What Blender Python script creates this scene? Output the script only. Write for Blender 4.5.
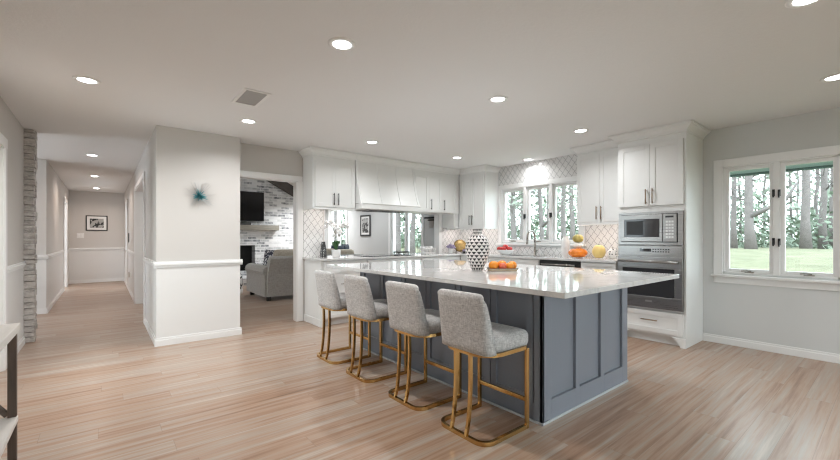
import bpy, bmesh, math, random
from mathutils import Vector, Matrix
R = random.Random(7)
PI = math.pi
for o in list(bpy.data.objects):
    bpy.data.objects.remove(o)
C = bpy.context.scene.collection
SC = bpy.context.scene

# ------------------------------------------------------------------ camera, world, exposure
H = 1.19                       # eye height
ZC = 2.43                      # ceiling height
cam = bpy.data.cameras.new('camera')
cam.sensor_width = 36.0
cam.lens = 390.0 / 840.0 * 36.0
cam.shift_y = 8.0 / 840.0
cam.clip_start = 0.02
cam.clip_end = 300
camo = bpy.data.objects.new('camera', cam)
camo.location = (0, 0, H)
camo.rotation_euler = (PI / 2, 0, -math.radians(39.06))
C.objects.link(camo)
SC.camera = camo

w = bpy.data.worlds.new('overcast_sky')
SC.world = w
w.use_nodes = True
WORLD_STRENGTH = 3.0
bg = w.node_tree.nodes['Background']
bg.inputs[0].default_value = (0.84, 0.93, 1.0, 1)
bg.inputs[1].default_value = WORLD_STRENGTH
LAMP = 6.0                    # watts of a recessed lamp
LAMP_SPREAD = 150.0
LAMP_COL = (0.98, 0.99, 1.0)
HALL_COL = (1.0, 0.83, 0.71)
WARM_COL = (1.0, 0.95, 0.91)   # lamps on the hall side of the room
SC.view_settings.view_transform = 'Standard'
SC.view_settings.look = 'None'
SC.view_settings.gamma = 1
SC.view_settings.use_curve_mapping = False
SC.view_settings.exposure = 1.2
SC.cycles.pixel_filter_type = 'BLACKMAN_HARRIS'
SC.cycles.filter_width = 1.2
SC.cycles.use_denoising = True
SC.cycles.max_bounces = 10
SC.cycles.diffuse_bounces = 6
SC.cycles.glossy_bounces = 4
SC.cycles.transparent_max_bounces = 24
SC.cycles.sample_clamp_indirect = 6.0
SC.cycles.caustics_reflective = False
SC.cycles.caustics_refractive = False

# ------------------------------------------------------------------ materials
MATS = {}


class NT:
    def __init__(s, name):
        s.m = bpy.data.materials.new(name)
        s.m.use_nodes = True
        s.t = s.m.node_tree
        s.b = s.t.nodes['Principled BSDF']
        s.out = s.t.nodes['Material Output']

    def n(s, kind, **kw):
        nd = s.t.nodes.new(kind)
        for k, v in kw.items():
            setattr(nd, k, v)
        return nd

    def l(s, a, b):
        s.t.links.new(a, b)

    def set(s, i, v):
        s.b.inputs[i].default_value = v

    def math(s, op, a, b=None, c=None):
        nd = s.n('ShaderNodeMath', operation=op)
        for i, v in enumerate((a, b, c)):
            if v is None:
                continue
            if isinstance(v, (int, float)):
                nd.inputs[i].default_value = v
            else:
                s.l(v, nd.inputs[i])
        return nd.outputs[0]

    def mix(s, fac, a, b):
        nd = s.n('ShaderNodeMix', data_type='RGBA')
        for i, v in ((0, fac), (6, a), (7, b)):
            if isinstance(v, (int, float)):
                nd.inputs[i].default_value = v
            elif isinstance(v, tuple):
                nd.inputs[i].default_value = v if len(v) == 4 else (*v, 1)
            else:
                s.l(v, nd.inputs[i])
        return nd.outputs[2]

    def coords(s, kind='Object', scale=(1, 1, 1)):
        tc = s.n('ShaderNodeTexCoord')
        mp = s.n('ShaderNodeMapping')
        mp.inputs['Scale'].default_value = scale
        s.l(tc.outputs[kind], mp.inputs[0])
        return mp.outputs[0]

    def noise(s, vec, scale, detail=4, rough=0.55, out=0):
        nd = s.n('ShaderNodeTexNoise')
        nd.inputs['Scale'].default_value = scale
        nd.inputs['Detail'].default_value = detail
        nd.inputs['Roughness'].default_value = rough
        s.l(vec, nd.inputs['Vector'])
        return nd.outputs[out]

    def bump(s, hgt, strength, dist=0.01):
        nd = s.n('ShaderNodeBump')
        nd.inputs['Strength'].default_value = strength
        nd.inputs['Distance'].default_value = dist
        s.l(hgt, nd.inputs['Height'])
        s.l(nd.outputs[0], s.b.inputs['Normal'])

    def xyz(s, vec):
        nd = s.n('ShaderNodeSeparateXYZ')
        s.l(vec, nd.inputs[0])
        return nd.outputs


def plain(name, col, rough=0.5, metal=0.0, var=0.06, scale=6.0, bump=0.0, bscale=60.0, coat=0.0, spec=None):
    t = NT(name)
    v = t.coords()
    f = t.noise(v, scale)
    lo = tuple(c * (1 - var) for c in col)
    hi = tuple(min(1, c * (1 + var)) for c in col)
    t.l(t.mix(f, lo, hi), t.b.inputs['Base Color'])
    t.set('Roughness', rough)
    t.set('Metallic', metal)
    if coat:
        t.set('Coat Weight', coat)
    if spec is not None:
        t.set('Specular IOR Level', spec)
    if bump:
        t.bump(t.noise(v, bscale, 3), bump, 0.003)
    MATS[name] = t.m
    return t.m


def m_floor():
    t = NT('plank_floor')
    v = t.coords()
    p = t.xyz(v)
    BW, BL = 0.150, 1.45
    rowf = t.math('DIVIDE', p[1], BW)
    row = t.math('FLOOR', rowf)
    wn = t.n('ShaderNodeTexWhiteNoise', noise_dimensions='1D')
    t.l(row, wn.inputs['W'])
    colf = t.math('ADD', t.math('DIVIDE', p[0], BL), t.math('MULTIPLY', wn.outputs['Value'], 7.0))
    cid = t.math('FLOOR', colf)
    cb = t.n('ShaderNodeCombineXYZ')
    t.l(row, cb.inputs[0])
    t.l(cid, cb.inputs[1])
    w2 = t.n('ShaderNodeTexWhiteNoise', noise_dimensions='2D')
    t.l(cb.outputs[0], w2.inputs['Vector'])
    fy = t.math('FRACT', rowf)
    fx = t.math('FRACT', colf)
    ey = t.math('MULTIPLY', t.math('MINIMUM', fy, t.math('SUBTRACT', 1.0, fy)), BW)
    ex = t.math('MULTIPLY', t.math('MINIMUM', fx, t.math('SUBTRACT', 1.0, fx)), BL)
    joint = t.math('LESS_THAN', t.math('MINIMUM', ex, ey), 0.0011)
    # long streaky grain, shifted per board
    sh = t.n('ShaderNodeVectorMath', operation='ADD')
    sc = t.n('ShaderNodeVectorMath', operation='SCALE')
    sc.inputs['Scale'].default_value = 7.0
    t.l(w2.outputs['Color'], sc.inputs[0])
    t.l(v, sh.inputs[0])
    t.l(sc.outputs[0], sh.inputs[1])
    mp = t.n('ShaderNodeMapping')
    mp.inputs['Scale'].default_value = (0.42, 11.0, 1)
    t.l(sh.outputs[0], mp.inputs[0])
    g1 = t.noise(mp.outputs[0], 2.2, 6, 0.62)
    mp2 = t.n('ShaderNodeMapping')
    mp2.inputs['Scale'].default_value = (1.1, 24.0, 1)
    t.l(sh.outputs[0], mp2.inputs[0])
    g2 = t.noise(mp2.outputs[0], 2.0, 4, 0.6)
    ramp = t.n('ShaderNodeValToRGB')
    e = ramp.color_ramp.elements
    e[0].position = 0.22
    e[0].color = (0.175, 0.100, 0.066, 1)
    e[1].position = 0.80
    e[1].color = (0.51, 0.425, 0.355, 1)
    for p, c in ((0.40, (0.325, 0.200, 0.132, 1)), (0.52, (0.40, 0.275, 0.198, 1)), (0.64, (0.39, 0.318, 0.262, 1))):
        x = e.new(p)
        x.color = c
    tone = t.math('ADD', t.math('MULTIPLY', g1, 1.0), t.math('MULTIPLY', w2.outputs['Value'], 0.15))
    tone = t.math('ADD', t.math('MULTIPLY', t.math('SUBTRACT', tone, 0.575), 1.05), 0.545)
    t.l(t.math('ADD', tone, t.math('MULTIPLY', t.math('SUBTRACT', g2, 0.5), 0.22)), ramp.inputs[0])
    col = t.mix(t.math('MULTIPLY', joint, 0.5), ramp.outputs[0], (0.16, 0.11, 0.08))
    t.l(col, t.b.inputs['Base Color'])
    t.l(t.math('ADD', 0.24, t.math('MULTIPLY', g2, 0.14)), t.b.inputs['Roughness'])
    t.bump(t.math('SUBTRACT', g2, t.math('MULTIPLY', joint, 2.0)), 0.06, 0.004)
    MATS['floor'] = t.m


def m_two_tone():
    t = NT('wall_paint_over_white_wainscot')
    geo = t.n('ShaderNodeNewGeometry')
    z = t.xyz(geo.outputs['Position'])[2]
    f = t.math('GREATER_THAN', z, 0.895)
    t.l(t.mix(f, (0.74, 0.735, 0.725), (0.60, 0.575, 0.55)), t.b.inputs['Base Color'])
    t.set('Roughness', 0.55)
    t.bump(t.noise(t.coords(), 140, 2), 0.05, 0.002)
    MATS['two_tone'] = t.m


def m_ceiling():
    t = NT('textured_ceiling_paint')
    v = t.coords()
    t.set('Base Color', (0.77, 0.77, 0.77, 1))
    t.set('Roughness', 0.8)
    t.bump(t.noise(v, 38, 5, 0.7), 0.32, 0.006)
    MATS['ceiling'] = t.m


def m_tile(name, axis, cw=0.098, ch=0.128):
    """lantern-shaped tiles with grey joints, laid in the plane of the wall"""
    t = NT(name)
    geo = t.n('ShaderNodeNewGeometry')
    p = t.xyz(geo.outputs['Position'])
    u = t.math('DIVIDE', p[axis], cw)
    z = t.math('DIVIDE', p[2], ch)
    wob = t.math('MULTIPLY', t.math('SINE', t.math('MULTIPLY', t.math('SUBTRACT', z, u), 2 * PI)), 0.055)
    wob2 = t.math('MULTIPLY', t.math('SINE', t.math('MULTIPLY', t.math('ADD', z, u), 2 * PI)), 0.055)
    a = t.math('ADD', t.math('ADD', u, z), wob)
    b = t.math('ADD', t.math('SUBTRACT', u, z), wob2)
    da = t.math('ABSOLUTE', t.math('SUBTRACT', t.math('FRACT', a), 0.5))
    db = t.math('ABSOLUTE', t.math('SUBTRACT', t.math('FRACT', b), 0.5))
    d = t.math('SUBTRACT', 0.5, t.math('MAXIMUM', da, db))
    g = t.n('ShaderNodeMapRange')
    g.inputs[1].default_value = 0.02
    g.inputs[2].default_value = 0.05
    t.l(d, g.inputs[0])
    shade = t.noise(t.coords(), 9, 3)
    tile = t.mix(shade, (0.70, 0.695, 0.69), (0.80, 0.795, 0.785))
    t.l(t.mix(g.outputs[0], (0.27, 0.27, 0.275), tile), t.b.inputs['Base Color'])
    t.l(t.math('SUBTRACT', 0.6, t.math('MULTIPLY', g.outputs[0], 0.42)), t.b.inputs['Roughness'])
    t.bump(g.outputs[0], 0.25, 0.003)
    MATS[name] = t.m


def m_brick():
    t = NT('whitewashed_brick')
    geo = t.n('ShaderNodeNewGeometry')
    p = t.xyz(geo.outputs['Position'])
    cb = t.n('ShaderNodeCombineXYZ')
    t.l(t.math('ADD', p[0], p[1]), cb.inputs[0])
    t.l(p[2], cb.inputs[1])
    br = t.n('ShaderNodeTexBrick')
    br.inputs['Scale'].default_value = 1.0
    br.inputs['Brick Width'].default_value = 0.23
    br.inputs['Row Height'].default_value = 0.072
    br.inputs['Mortar Size'].default_value = 0.009
    br.inputs['Color1'].default_value = (0.13, 0.14, 0.155, 1)
    br.inputs['Color2'].default_value = (0.78, 0.78, 0.78, 1)
    br.inputs['Mortar'].default_value = (0.70, 0.70, 0.70, 1)
    t.l(cb.outputs[0], br.inputs['Vector'])
    wash = t.noise(cb.outputs[0], 11, 6, 0.7)
    mr = t.n('ShaderNodeMapRange')
    mr.inputs[1].default_value = 0.42
    mr.inputs[2].default_value = 0.60
    t.l(wash, mr.inputs[0])
    t.l(t.mix(t.math('MULTIPLY', mr.outputs[0], 0.55), br.outputs['Color'], (0.74, 0.745, 0.75)), t.b.inputs['Base Color'])
    t.set('Roughness', 0.85)
    t.bump(t.math('SUBTRACT', wash, br.outputs['Fac']), 0.5, 0.01)
    MATS['brick'] = t.m


def m_fabric(name, lo, hi, s=260.0):
    t = NT(name)
    v1 = t.coords(scale=(s * 0.18, s * 0.18, s))
    v2 = t.coords(scale=(s, s, s * 0.18))
    f = t.math('MULTIPLY', t.math('ADD', t.noise(v1, 1.0, 3, 0.7), t.noise(v2, 1.0, 3, 0.7)), 0.5)
    mr = t.n('ShaderNodeMapRange')
    mr.inputs[1].default_value = 0.36
    mr.inputs[2].default_value = 0.64
    t.l(f, mr.inputs[0])
    t.l(t.mix(mr.outputs[0], lo, hi), t.b.inputs['Base Color'])
    t.set('Roughness', 0.9)
    t.set('Sheen Weight', 0.2)
    t.bump(f, 0.3, 0.002)
    MATS[name] = t.m


def m_stone():
    t = NT('stacked_ledge_stone')
    v = t.coords(scale=(1, 1, 2.4))
    f = t.noise(v, 9, 6, 0.68)
    g = t.noise(v, 34, 4, 0.7)
    ramp = t.n('ShaderNodeValToRGB')
    e = ramp.color_ramp.elements
    e[0].position, e[0].color = 0.30, (0.20, 0.19, 0.185, 1)
    e[1].position, e[1].color = 0.70, (0.72, 0.69, 0.66, 1)
    x = e.new(0.5)
    x.color = (0.50, 0.47, 0.445, 1)
    t.l(t.math('ADD', t.math('MULTIPLY', f, 0.7), t.math('MULTIPLY', g, 0.3)), ramp.inputs[0])
    t.l(ramp.outputs[0], t.b.inputs['Base Color'])
    t.set('Roughness', 0.9)
    t.bump(g, 0.6, 0.01)
    MATS['stone'] = t.m


def m_quartz():
    t = NT('polished_quartz')
    v = t.coords()
    n1 = t.noise(v, 2.2, 7, 0.62)
    vein = t.math('ABSOLUTE', t.math('SUBTRACT', n1, 0.5))
    mr = t.n('ShaderNodeMapRange')
    mr.inputs[1].default_value = 0.0
    mr.inputs[2].default_value = 0.03
    t.l(vein, mr.inputs[0])
    t.l(t.mix(mr.outputs[0], (0.56, 0.56, 0.56), (0.64, 0.637, 0.63)), t.b.inputs['Base Color'])
    t.set('Roughness', 0.045)
    t.set('IOR', 1.62)
    MATS['quartz'] = t.m


def m_wood_dark():
    t = NT('dark_stained_wood')
    v = t.coords(scale=(14, 14, 1.6))
    f = t.noise(v, 3, 6, 0.65)
    t.l(t.mix(f, (0.022, 0.014, 0.010), (0.12, 0.075, 0.05)), t.b.inputs['Base Color'])
    t.set('Roughness', 0.55)
    t.bump(f, 0.3, 0.004)
    MATS['dark_wood'] = t.m
    t = NT('whitewashed_wood')
    v = t.coords(scale=(10, 1.3, 10))
    f = t.noise(v, 3, 6, 0.65)
    t.l(t.mix(f, (0.52, 0.50, 0.47), (0.75, 0.735, 0.71)), t.b.inputs['Base Color'])
    t.set('Roughness', 0.5)
    MATS['white_wood'] = t.m
    t = NT('weathered_mantel_wood')
    v = t.coords(scale=(1.2, 9, 9))
    f = t.noise(v, 3, 6, 0.7)
    t.l(t.mix(f, (0.16, 0.145, 0.12), (0.40, 0.375, 0.32)), t.b.inputs['Base Color'])
    t.set('Roughness', 0.75)
    MATS['mantel_wood'] = t.m


def m_steel():
    t = NT('brushed_steel')
    v = t.coords(scale=(3, 3, 240))
    f = t.noise(v, 1.0, 3)
    t.l(t.mix(f, (0.28, 0.27, 0.265), (0.42, 0.41, 0.40)), t.b.inputs['Base Color'])
    t.set('Metallic', 1.0)
    t.l(t.math('ADD', 0.22, t.math('MULTIPLY', f, 0.14)), t.b.inputs['Roughness'])
    MATS['steel'] = t.m


def m_vase_triangles(name, rows, per_turn, h, white=(0.72, 0.69, 0.67), black=(0.02, 0.02, 0.022)):
    t = NT(name)
    v = t.coords()
    p = t.xyz(v)
    zr = t.math('MULTIPLY', p[2], rows / h)
    row = t.math('FLOOR', zr)
    fr = t.math('FRACT', zr)
    ang = t.math('MULTIPLY', t.math('ARCTAN2', p[1], p[0]), per_turn / (2 * PI))
    a = t.math('FRACT', t.math('ADD', t.math('ADD', ang, 50.0), t.math('MULTIPLY', row, 0.5)))
    da = t.math('MULTIPLY', t.math('ABSOLUTE', t.math('SUBTRACT', a, 0.5)), 2.0)
    inside = t.math('LESS_THAN', da, t.math('MULTIPLY', t.math('SUBTRACT', fr, 0.04), 1.12))
    inside = t.math('MULTIPLY', inside, t.math('LESS_THAN', fr, 0.90))
    t.l(t.mix(inside, white, black), t.b.inputs['Base Color'])
    t.set('Roughness', 0.35)
    MATS[name] = t.m


def m_dots(name, white, black, scale, r):
    t = NT(name)
    v = t.coords()
    vo = t.n('ShaderNodeTexVoronoi')
    vo.inputs['Scale'].default_value = scale
    vo.inputs['Randomness'].default_value = 0.25
    t.l(v, vo.inputs['Vector'])
    t.l(t.mix(t.math('LESS_THAN', vo.outputs['Distance'], r), white, black), t.b.inputs['Base Color'])
    t.set('Roughness', 0.45)
    MATS[name] = t.m


def m_lines(name, white, black, scale, w_):
    t = NT(name)
    v = t.coords()
    vo = t.n('ShaderNodeTexVoronoi', feature='DISTANCE_TO_EDGE')
    vo.inputs['Scale'].default_value = scale
    t.l(v, vo.inputs['Vector'])
    t.l(t.mix(t.math('LESS_THAN', vo.outputs['Distance'], w_), white, black), t.b.inputs['Base Color'])
    t.set('Roughness', 0.85)
    MATS[name] = t.m


def m_emit(name, col, strength):
    t = NT(name)
    t.set('Base Color', (1, 1, 1, 1))
    t.set('Emission Color', (*col, 1))
    t.set('Emission Strength', strength)
    MATS[name] = t.m


def m_glass():
    t = NT('window_glass')
    tr = t.n('ShaderNodeBsdfTransparent')
    tr.inputs[0].default_value = (0.95, 0.98, 0.97, 1)
    gl = t.n('ShaderNodeBsdfGlossy')
    gl.inputs['Roughness'].default_value = 0.0
    lwt = t.n('ShaderNodeLayerWeight')
    mx = t.n('ShaderNodeMixShader')
    t.l(t.math('ADD', 0.03, t.math('MULTIPLY', t.math('POWER', lwt.outputs['Facing'], 5.0), 0.9)), mx.inputs[0])
    t.l(tr.outputs[0], mx.inputs[1])
    t.l(gl.outputs[0], mx.inputs[2])
    t.l(mx.outputs[0], t.out.inputs[0])
    MATS['glass'] = t.m


def m_photo(name):
    t = NT(name)
    v = t.coords()
    f = t.noise(v, 9, 4, 0.6)
    t.l(t.mix(t.math('GREATER_THAN', f, 0.5), (0.03, 0.03, 0.03), (0.40, 0.40, 0.39)), t.b.inputs['Base Color'])
    t.set('Roughness', 0.3)
    MATS[name] = t.m


def m_lawn():
    t = NT('winter_lawn')
    v = t.coords()
    f = t.noise(v, 1.1, 8, 0.7)
    g = t.noise(v, 14, 5, 0.75)
    ramp = t.n('ShaderNodeValToRGB')
    e = ramp.color_ramp.elements
    e[0].position, e[0].color = 0.34, (0.075, 0.075, 0.042, 1)
    e[1].position, e[1].color = 0.68, (0.23, 0.215, 0.15, 1)
    x = e.new(0.5)
    x.color = (0.13, 0.135, 0.075, 1)
    t.l(t.math('ADD', t.math('MULTIPLY', f, 0.55), t.math('MULTIPLY', g, 0.45)), ramp.inputs[0])
    t.l(ramp.outputs[0], t.b.inputs['Base Color'])
    t.set('Roughness', 0.95)
    MATS['lawn'] = t.m


m_floor(); m_two_tone(); m_ceiling(); m_tile('tile_x', 0); m_tile('tile_y', 1); m_brick(); m_stone(); m_quartz()
m_wood_dark(); m_steel(); m_glass(); m_lawn(); m_photo('print')
m_fabric('stool_fabric', (0.30, 0.295, 0.295), (0.68, 0.67, 0.66), 170)
m_fabric('sofa_fabric', (0.30, 0.285, 0.265), (0.44, 0.42, 0.39), 90)
m_fabric('tan_fabric', (0.34, 0.29, 0.23), (0.50, 0.44, 0.36), 90)
m_fabric('navy_fabric', (0.012, 0.018, 0.035), (0.04, 0.055, 0.085), 90)
m_vase_triangles('vase_tri', 13, 14, 0.352)
m_dots('vase_check', (0.03, 0.03, 0.032), (0.50, 0.50, 0.48), 46, 0.27)
m_dots('polka', (0.78, 0.76, 0.73), (0.02, 0.02, 0.02), 32, 0.33)
m_lines('ottoman_lines', (0.72, 0.72, 0.71), (0.02, 0.02, 0.025), 5.5, 0.09)
m_lines('cushion_lines', (0.55, 0.55, 0.56), (0.05, 0.05, 0.07), 16, 0.13)
m_emit('lamp_lens', LAMP_COL, 8.0)
m_emit('strip_lens', (1.0, 0.88, 0.82), 14.0)
m_emit('display', (0.35, 0.6, 0.75), 0.25)
plain('wall_paint', (0.60, 0.575, 0.55), 0.6, var=0.012, bump=0.05, bscale=140)
plain('wall_right', (0.63, 0.64, 0.635), 0.6, var=0.012, bump=0.05, bscale=140)
plain('wall_grey', (0.52, 0.53, 0.525), 0.6, var=0.012, bump=0.05, bscale=140)
plain('trim_white', (0.80, 0.80, 0.795), 0.38, var=0.01)
plain('cabinet_white', (0.77, 0.775, 0.765), 0.36, var=0.01)
plain('island_blue', (0.225, 0.245, 0.285), 0.40, var=0.04, scale=3)
plain('shoe_highlight', (0.48, 0.50, 0.53), 0.4)  # highlight along the island's foot, painted into the moulding's pale colour
plain('gold', (0.60, 0.38, 0.15), 0.18, 1.0, var=0.10, scale=9)
plain('bronze', (0.36, 0.27, 0.20), 0.32, 1.0)
plain('dark_metal', (0.10, 0.10, 0.10), 0.35, 0.8)
plain('nickel', (0.34, 0.31, 0.28), 0.25, 1.0)
plain('black', (0.012, 0.012, 0.013), 0.35, var=0.1)
plain('black_glass', (0.006, 0.006, 0.008), 0.04, var=0.0)
plain('oven_glass', (0.03, 0.03, 0.033), 0.08, var=0.0)
plain('screen', (0.006, 0.006, 0.007), 0.10, var=0.0)
plain('soot', (0.01, 0.01, 0.01), 0.9)
plain('mat_white', (0.80, 0.80, 0.79), 0.5, var=0.01)
plain('ceramic', (0.80, 0.79, 0.78), 0.2, var=0.015)
plain('teal_metal', (0.12, 0.40, 0.44), 0.35, 0.75, var=0.4, scale=30)
plain('silver', (0.62, 0.61, 0.60), 0.3, 1.0)
plain('orange_peel', (0.80, 0.27, 0.02), 0.42, var=0.10, scale=18, bump=0.2, bscale=220)
plain('red_peel', (0.62, 0.12, 0.06), 0.35, var=0.25, scale=16)
plain('apple_red', (0.55, 0.035, 0.03), 0.25, var=0.45, scale=18)
plain('leaf', (0.05, 0.13, 0.04), 0.4, var=0.3)
plain('petal', (0.82, 0.81, 0.80), 0.5, var=0.03)
plain('stem', (0.10, 0.12, 0.05), 0.5)
plain('soil', (0.06, 0.04, 0.03), 0.9)
plain('pumpkin_orange', (0.72, 0.20, 0.015), 0.35, var=0.4, scale=22)
plain('pumpkin_white', (0.80, 0.77, 0.72), 0.4)
plain('gourd', (0.42, 0.34, 0.10), 0.4, var=0.75, scale=14)
plain('pumpkin_yellow', (0.74, 0.55, 0.20), 0.35, var=0.10)
plain('gold_dish', (0.34, 0.23, 0.08), 0.5, 0.3, var=0.75, scale=26)
plain('lilac', (0.32, 0.28, 0.42), 0.7, var=0.4, scale=40)
plain('tan_tray', (0.55, 0.45, 0.32), 0.55, var=0.2, scale=20)
plain('bark', (0.165, 0.145, 0.14), 0.9, var=0.45, scale=5, bump=0.5, bscale=20)
plain('twig', (0.15, 0.135, 0.13), 0.9)
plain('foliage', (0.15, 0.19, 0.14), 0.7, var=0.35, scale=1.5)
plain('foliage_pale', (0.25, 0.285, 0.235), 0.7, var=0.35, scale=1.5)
plain('eave_paint', (0.10, 0.15, 0.145), 0.6)
plain('eave_light', (0.50, 0.62, 0.60), 0.6)
plain('beam_wood', (0.075, 0.065, 0.058), 0.7, var=0.3)
plain('vent_grey', (0.42, 0.42, 0.42), 0.6)
plain('vent_dark', (0.12, 0.12, 0.12), 0.7)
M = MATS


# ------------------------------------------------------------------ mesh helpers
class MB:
    def __init__(s):
        s.bm = bmesh.new()

    def quadring(s, rings, cap=True, close=True):
        """rings: list of equal-length loops of points"""
        vs = [[s.bm.verts.new(p) for p in r] for r in rings]
        n = len(vs[0])
        m = n if close else n - 1
        for a, b in zip(vs, vs[1:]):
            for i in range(m):
                s.bm.faces.new((a[i], a[(i + 1) % n], b[(i + 1) % n], b[i]))
        if cap:
            s.bm.faces.new(list(reversed(vs[0])))
            s.bm.faces.new(vs[-1])
        return s

    def box(s, x0, x1, y0, y1, z0, z1, bev=0.0):
        x0, x1 = min(x0, x1), max(x0, x1)
        y0, y1 = min(y0, y1), max(y0, y1)
        z0, z1 = min(z0, z1), max(z0, z1)
        b = min(bev, (x1 - x0) / 2.5, (y1 - y0) / 2.5, (z1 - z0) / 2.5)
        r0 = [(x0, y0), (x1, y0), (x1, y1), (x0, y1)]
        if b <= 0:
            return s.quadring([[(x, y, z) for x, y in r0] for z in (z0, z1)])
        def ring(i, z):
            o = [(x0 + b, y0 + b - b + i), (x1 - b, y0 + i), (x1 - i, y0 + b), (x1 - i, y1 - b),
                 (x1 - b, y1 - i), (x0 + b, y1 - i), (x0 + i, y1 - b), (x0 + i, y0 + b)]
            return [(x, y, z) for x, y in o]
        def ring_in(z):
            o = [(x0 + b, y0 + b), (x1 - b, y0 + b), (x1 - b, y0 + b), (x1 - b, y1 - b),
                 (x1 - b, y1 - b), (x0 + b, y1 - b), (x0 + b, y1 - b), (x0 + b, y0 + b)]
            return [(x, y, z) for x, y in o]
        tmp = bmesh.new()
        vv = [tmp.verts.new((x, y, z)) for z in (z0, z1) for x, y in r0]
        for f in ((3, 2, 1, 0), (4, 5, 6, 7), (0, 1, 5, 4), (1, 2, 6, 5), (2, 3, 7, 6), (3, 0, 4, 7)):
            tmp.faces.new([vv[i] for i in f])
        bmesh.ops.bevel(tmp, geom=tmp.edges[:], offset=b, segments=2, profile=0.5, affect='EDGES')
        s.merge(tmp)
        return s

    def merge(s, other, mat=None):
        me = bpy.data.meshes.new('tmp')
        other.to_mesh(me)
        other.free()
        if mat is not None:
            me.transform(mat)
        s.bm.from_mesh(me)
        bpy.data.meshes.remove(me)
        return s

    def fbox(s, face, c, u0, u1, w0, w1, z0, z1, bev=0.0):
        if face == 'x-':
            return s.box(c - w1, c - w0, u0, u1, z0, z1, bev)
        if face == 'x+':
            return s.box(c + w0, c + w1, u0, u1, z0, z1, bev)
        if face == 'y-':
            return s.box(u0, u1, c - w1, c - w0, z0, z1, bev)
        return s.box(u0, u1, c + w0, c + w1, z0, z1, bev)

    def frustum(s, levels):
        """levels: (x0,x1,y0,y1,z)"""
        return s.quadring([[(a, c, z), (b, c, z), (b, d, z), (a, d, z)] for a, b, c, d, z in levels])

    def tube(s, pts, r, n=10, closed=False, rx=None):
        pts = [Vector(p) for p in pts]
        rs = r if isinstance(r, (list, tuple)) else [r] * len(pts)
        rings = []
        N = len(pts)
        prev = None
        for i, p in enumerate(pts):
            if closed:
                d = (pts[(i + 1) % N] - pts[i - 1]).normalized()
            else:
                d = (pts[min(i + 1, N - 1)] - pts[max(i - 1, 0)]).normalized()
            if prev is None:
                up = Vector((0, 0, 1)) if abs(d.z) < 0.9 else Vector((1, 0, 0))
                a = d.cross(up).normalized()
            else:
                a = (prev - d * prev.dot(d)).normalized()
            prev = a
            b = d.cross(a)
            rings.append([p + (a * math.cos(2 * PI * k / n + PI / n) + b * math.sin(2 * PI * k / n + PI / n)) * rs[i] for k in range(n)])
        if closed:
            rings.append(rings[0])
            vs = [[s.bm.verts.new(p) for p in rr] for rr in rings[:-1]]
            for i in range(N):
                a, b = vs[i], vs[(i + 1) % N]
                for k in range(n):
                    s.bm.faces.new((a[k], a[(k + 1) % n], b[(k + 1) % n], b[k]))
            return s
        return s.quadring(rings)

    def lathe(s, prof, n=24, c=(0, 0, 0), wob=None):
        rings = []
        for r, z in prof:
            ring = []
            for k in range(n):
                a = 2 * PI * k / n
                q = r * (wob(a) if wob else 1)
                ring.append((c[0] + q * math.cos(a), c[1] + q * math.sin(a), c[2] + z))
            rings.append(ring)
        return s.quadring(rings)

    def ball(s, c, r, sx=1, sy=1, sz=1, n=14, m=9, wob=None, dimple=0.0):
        prof = []
        for i in range(m + 1):
            t = PI * i / m
            rr = max(math.sin(t), 0.02)
            z = -math.cos(t)
            if dimple:
                z -= math.copysign(dimple * math.exp(-(rr / 0.35) ** 2), z)
            prof.append((rr * r, z * r * sz))
        b = MB()
        b.lathe(prof, n, wob=wob)
        return s.merge(b.bm, Matrix.Translation(c) @ Matrix.Diagonal((sx, sy, 1, 1)))

    def build(s, name, mat, parent=None, smooth=False, origin=None, subsurf=0):
        me = bpy.data.meshes.new(name)
        bmesh.ops.recalc_face_normals(s.bm, faces=s.bm.faces[:])
        s.bm.to_mesh(me)
        s.bm.free()
        me.materials.append(mat)
        o = bpy.data.objects.new(name, me)
        C.objects.link(o)
        if parent is not None:
            o.parent = parent
            me.transform(Matrix.Translation(-wl(parent)))
        else:
            if origin is None:
                xs = [v.co for v in me.vertices]
                lo = Vector([min(v[i] for v in xs) for i in range(3)])
                hi = Vector([max(v[i] for v in xs) for i in range(3)])
                origin = Vector(((lo.x + hi.x) / 2, (lo.y + hi.y) / 2, lo.z))
            me.transform(Matrix.Translation(-Vector(origin)))
            o.location = origin
        if smooth:
            for p in me.polygons:
                p.use_smooth = True
        if subsurf:
            md = o.modifiers.new('smooth', 'SUBSURF')
            md.levels = md.render_levels = subsurf
        return o


def wl(o):
    v = Vector((0, 0, 0))
    while o is not None:
        v += o.location
        o = o.parent
    return v


def tag(o, label, cat, group=None, kind=None):
    o['label'] = label
    o['category'] = cat
    if group:
        o['group'] = group
    if kind:
        o['kind'] = kind
    return o


def thing(name, label, cat, loc, group=None):
    o = bpy.data.objects.new(name, None)
    o.empty_display_size = 0.1
    C.objects.link(o)
    o.location = loc
    return tag(o, label, cat, group)


def struct(mb, name, mat, smooth=False):
    o = mb.build(name, mat, None, smooth, origin=(0, 0, 0))
    o['kind'] = 'structure'
    return o


def copy_tree(o, loc, label, parent=None):
    c = o.copy()
    C.objects.link(c)
    if parent is None:
        c.location = loc
        c['label'] = label
    else:
        c.parent = parent
    for ch in list(o.children):
        copy_tree(ch, None, None, c)
    return c


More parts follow.
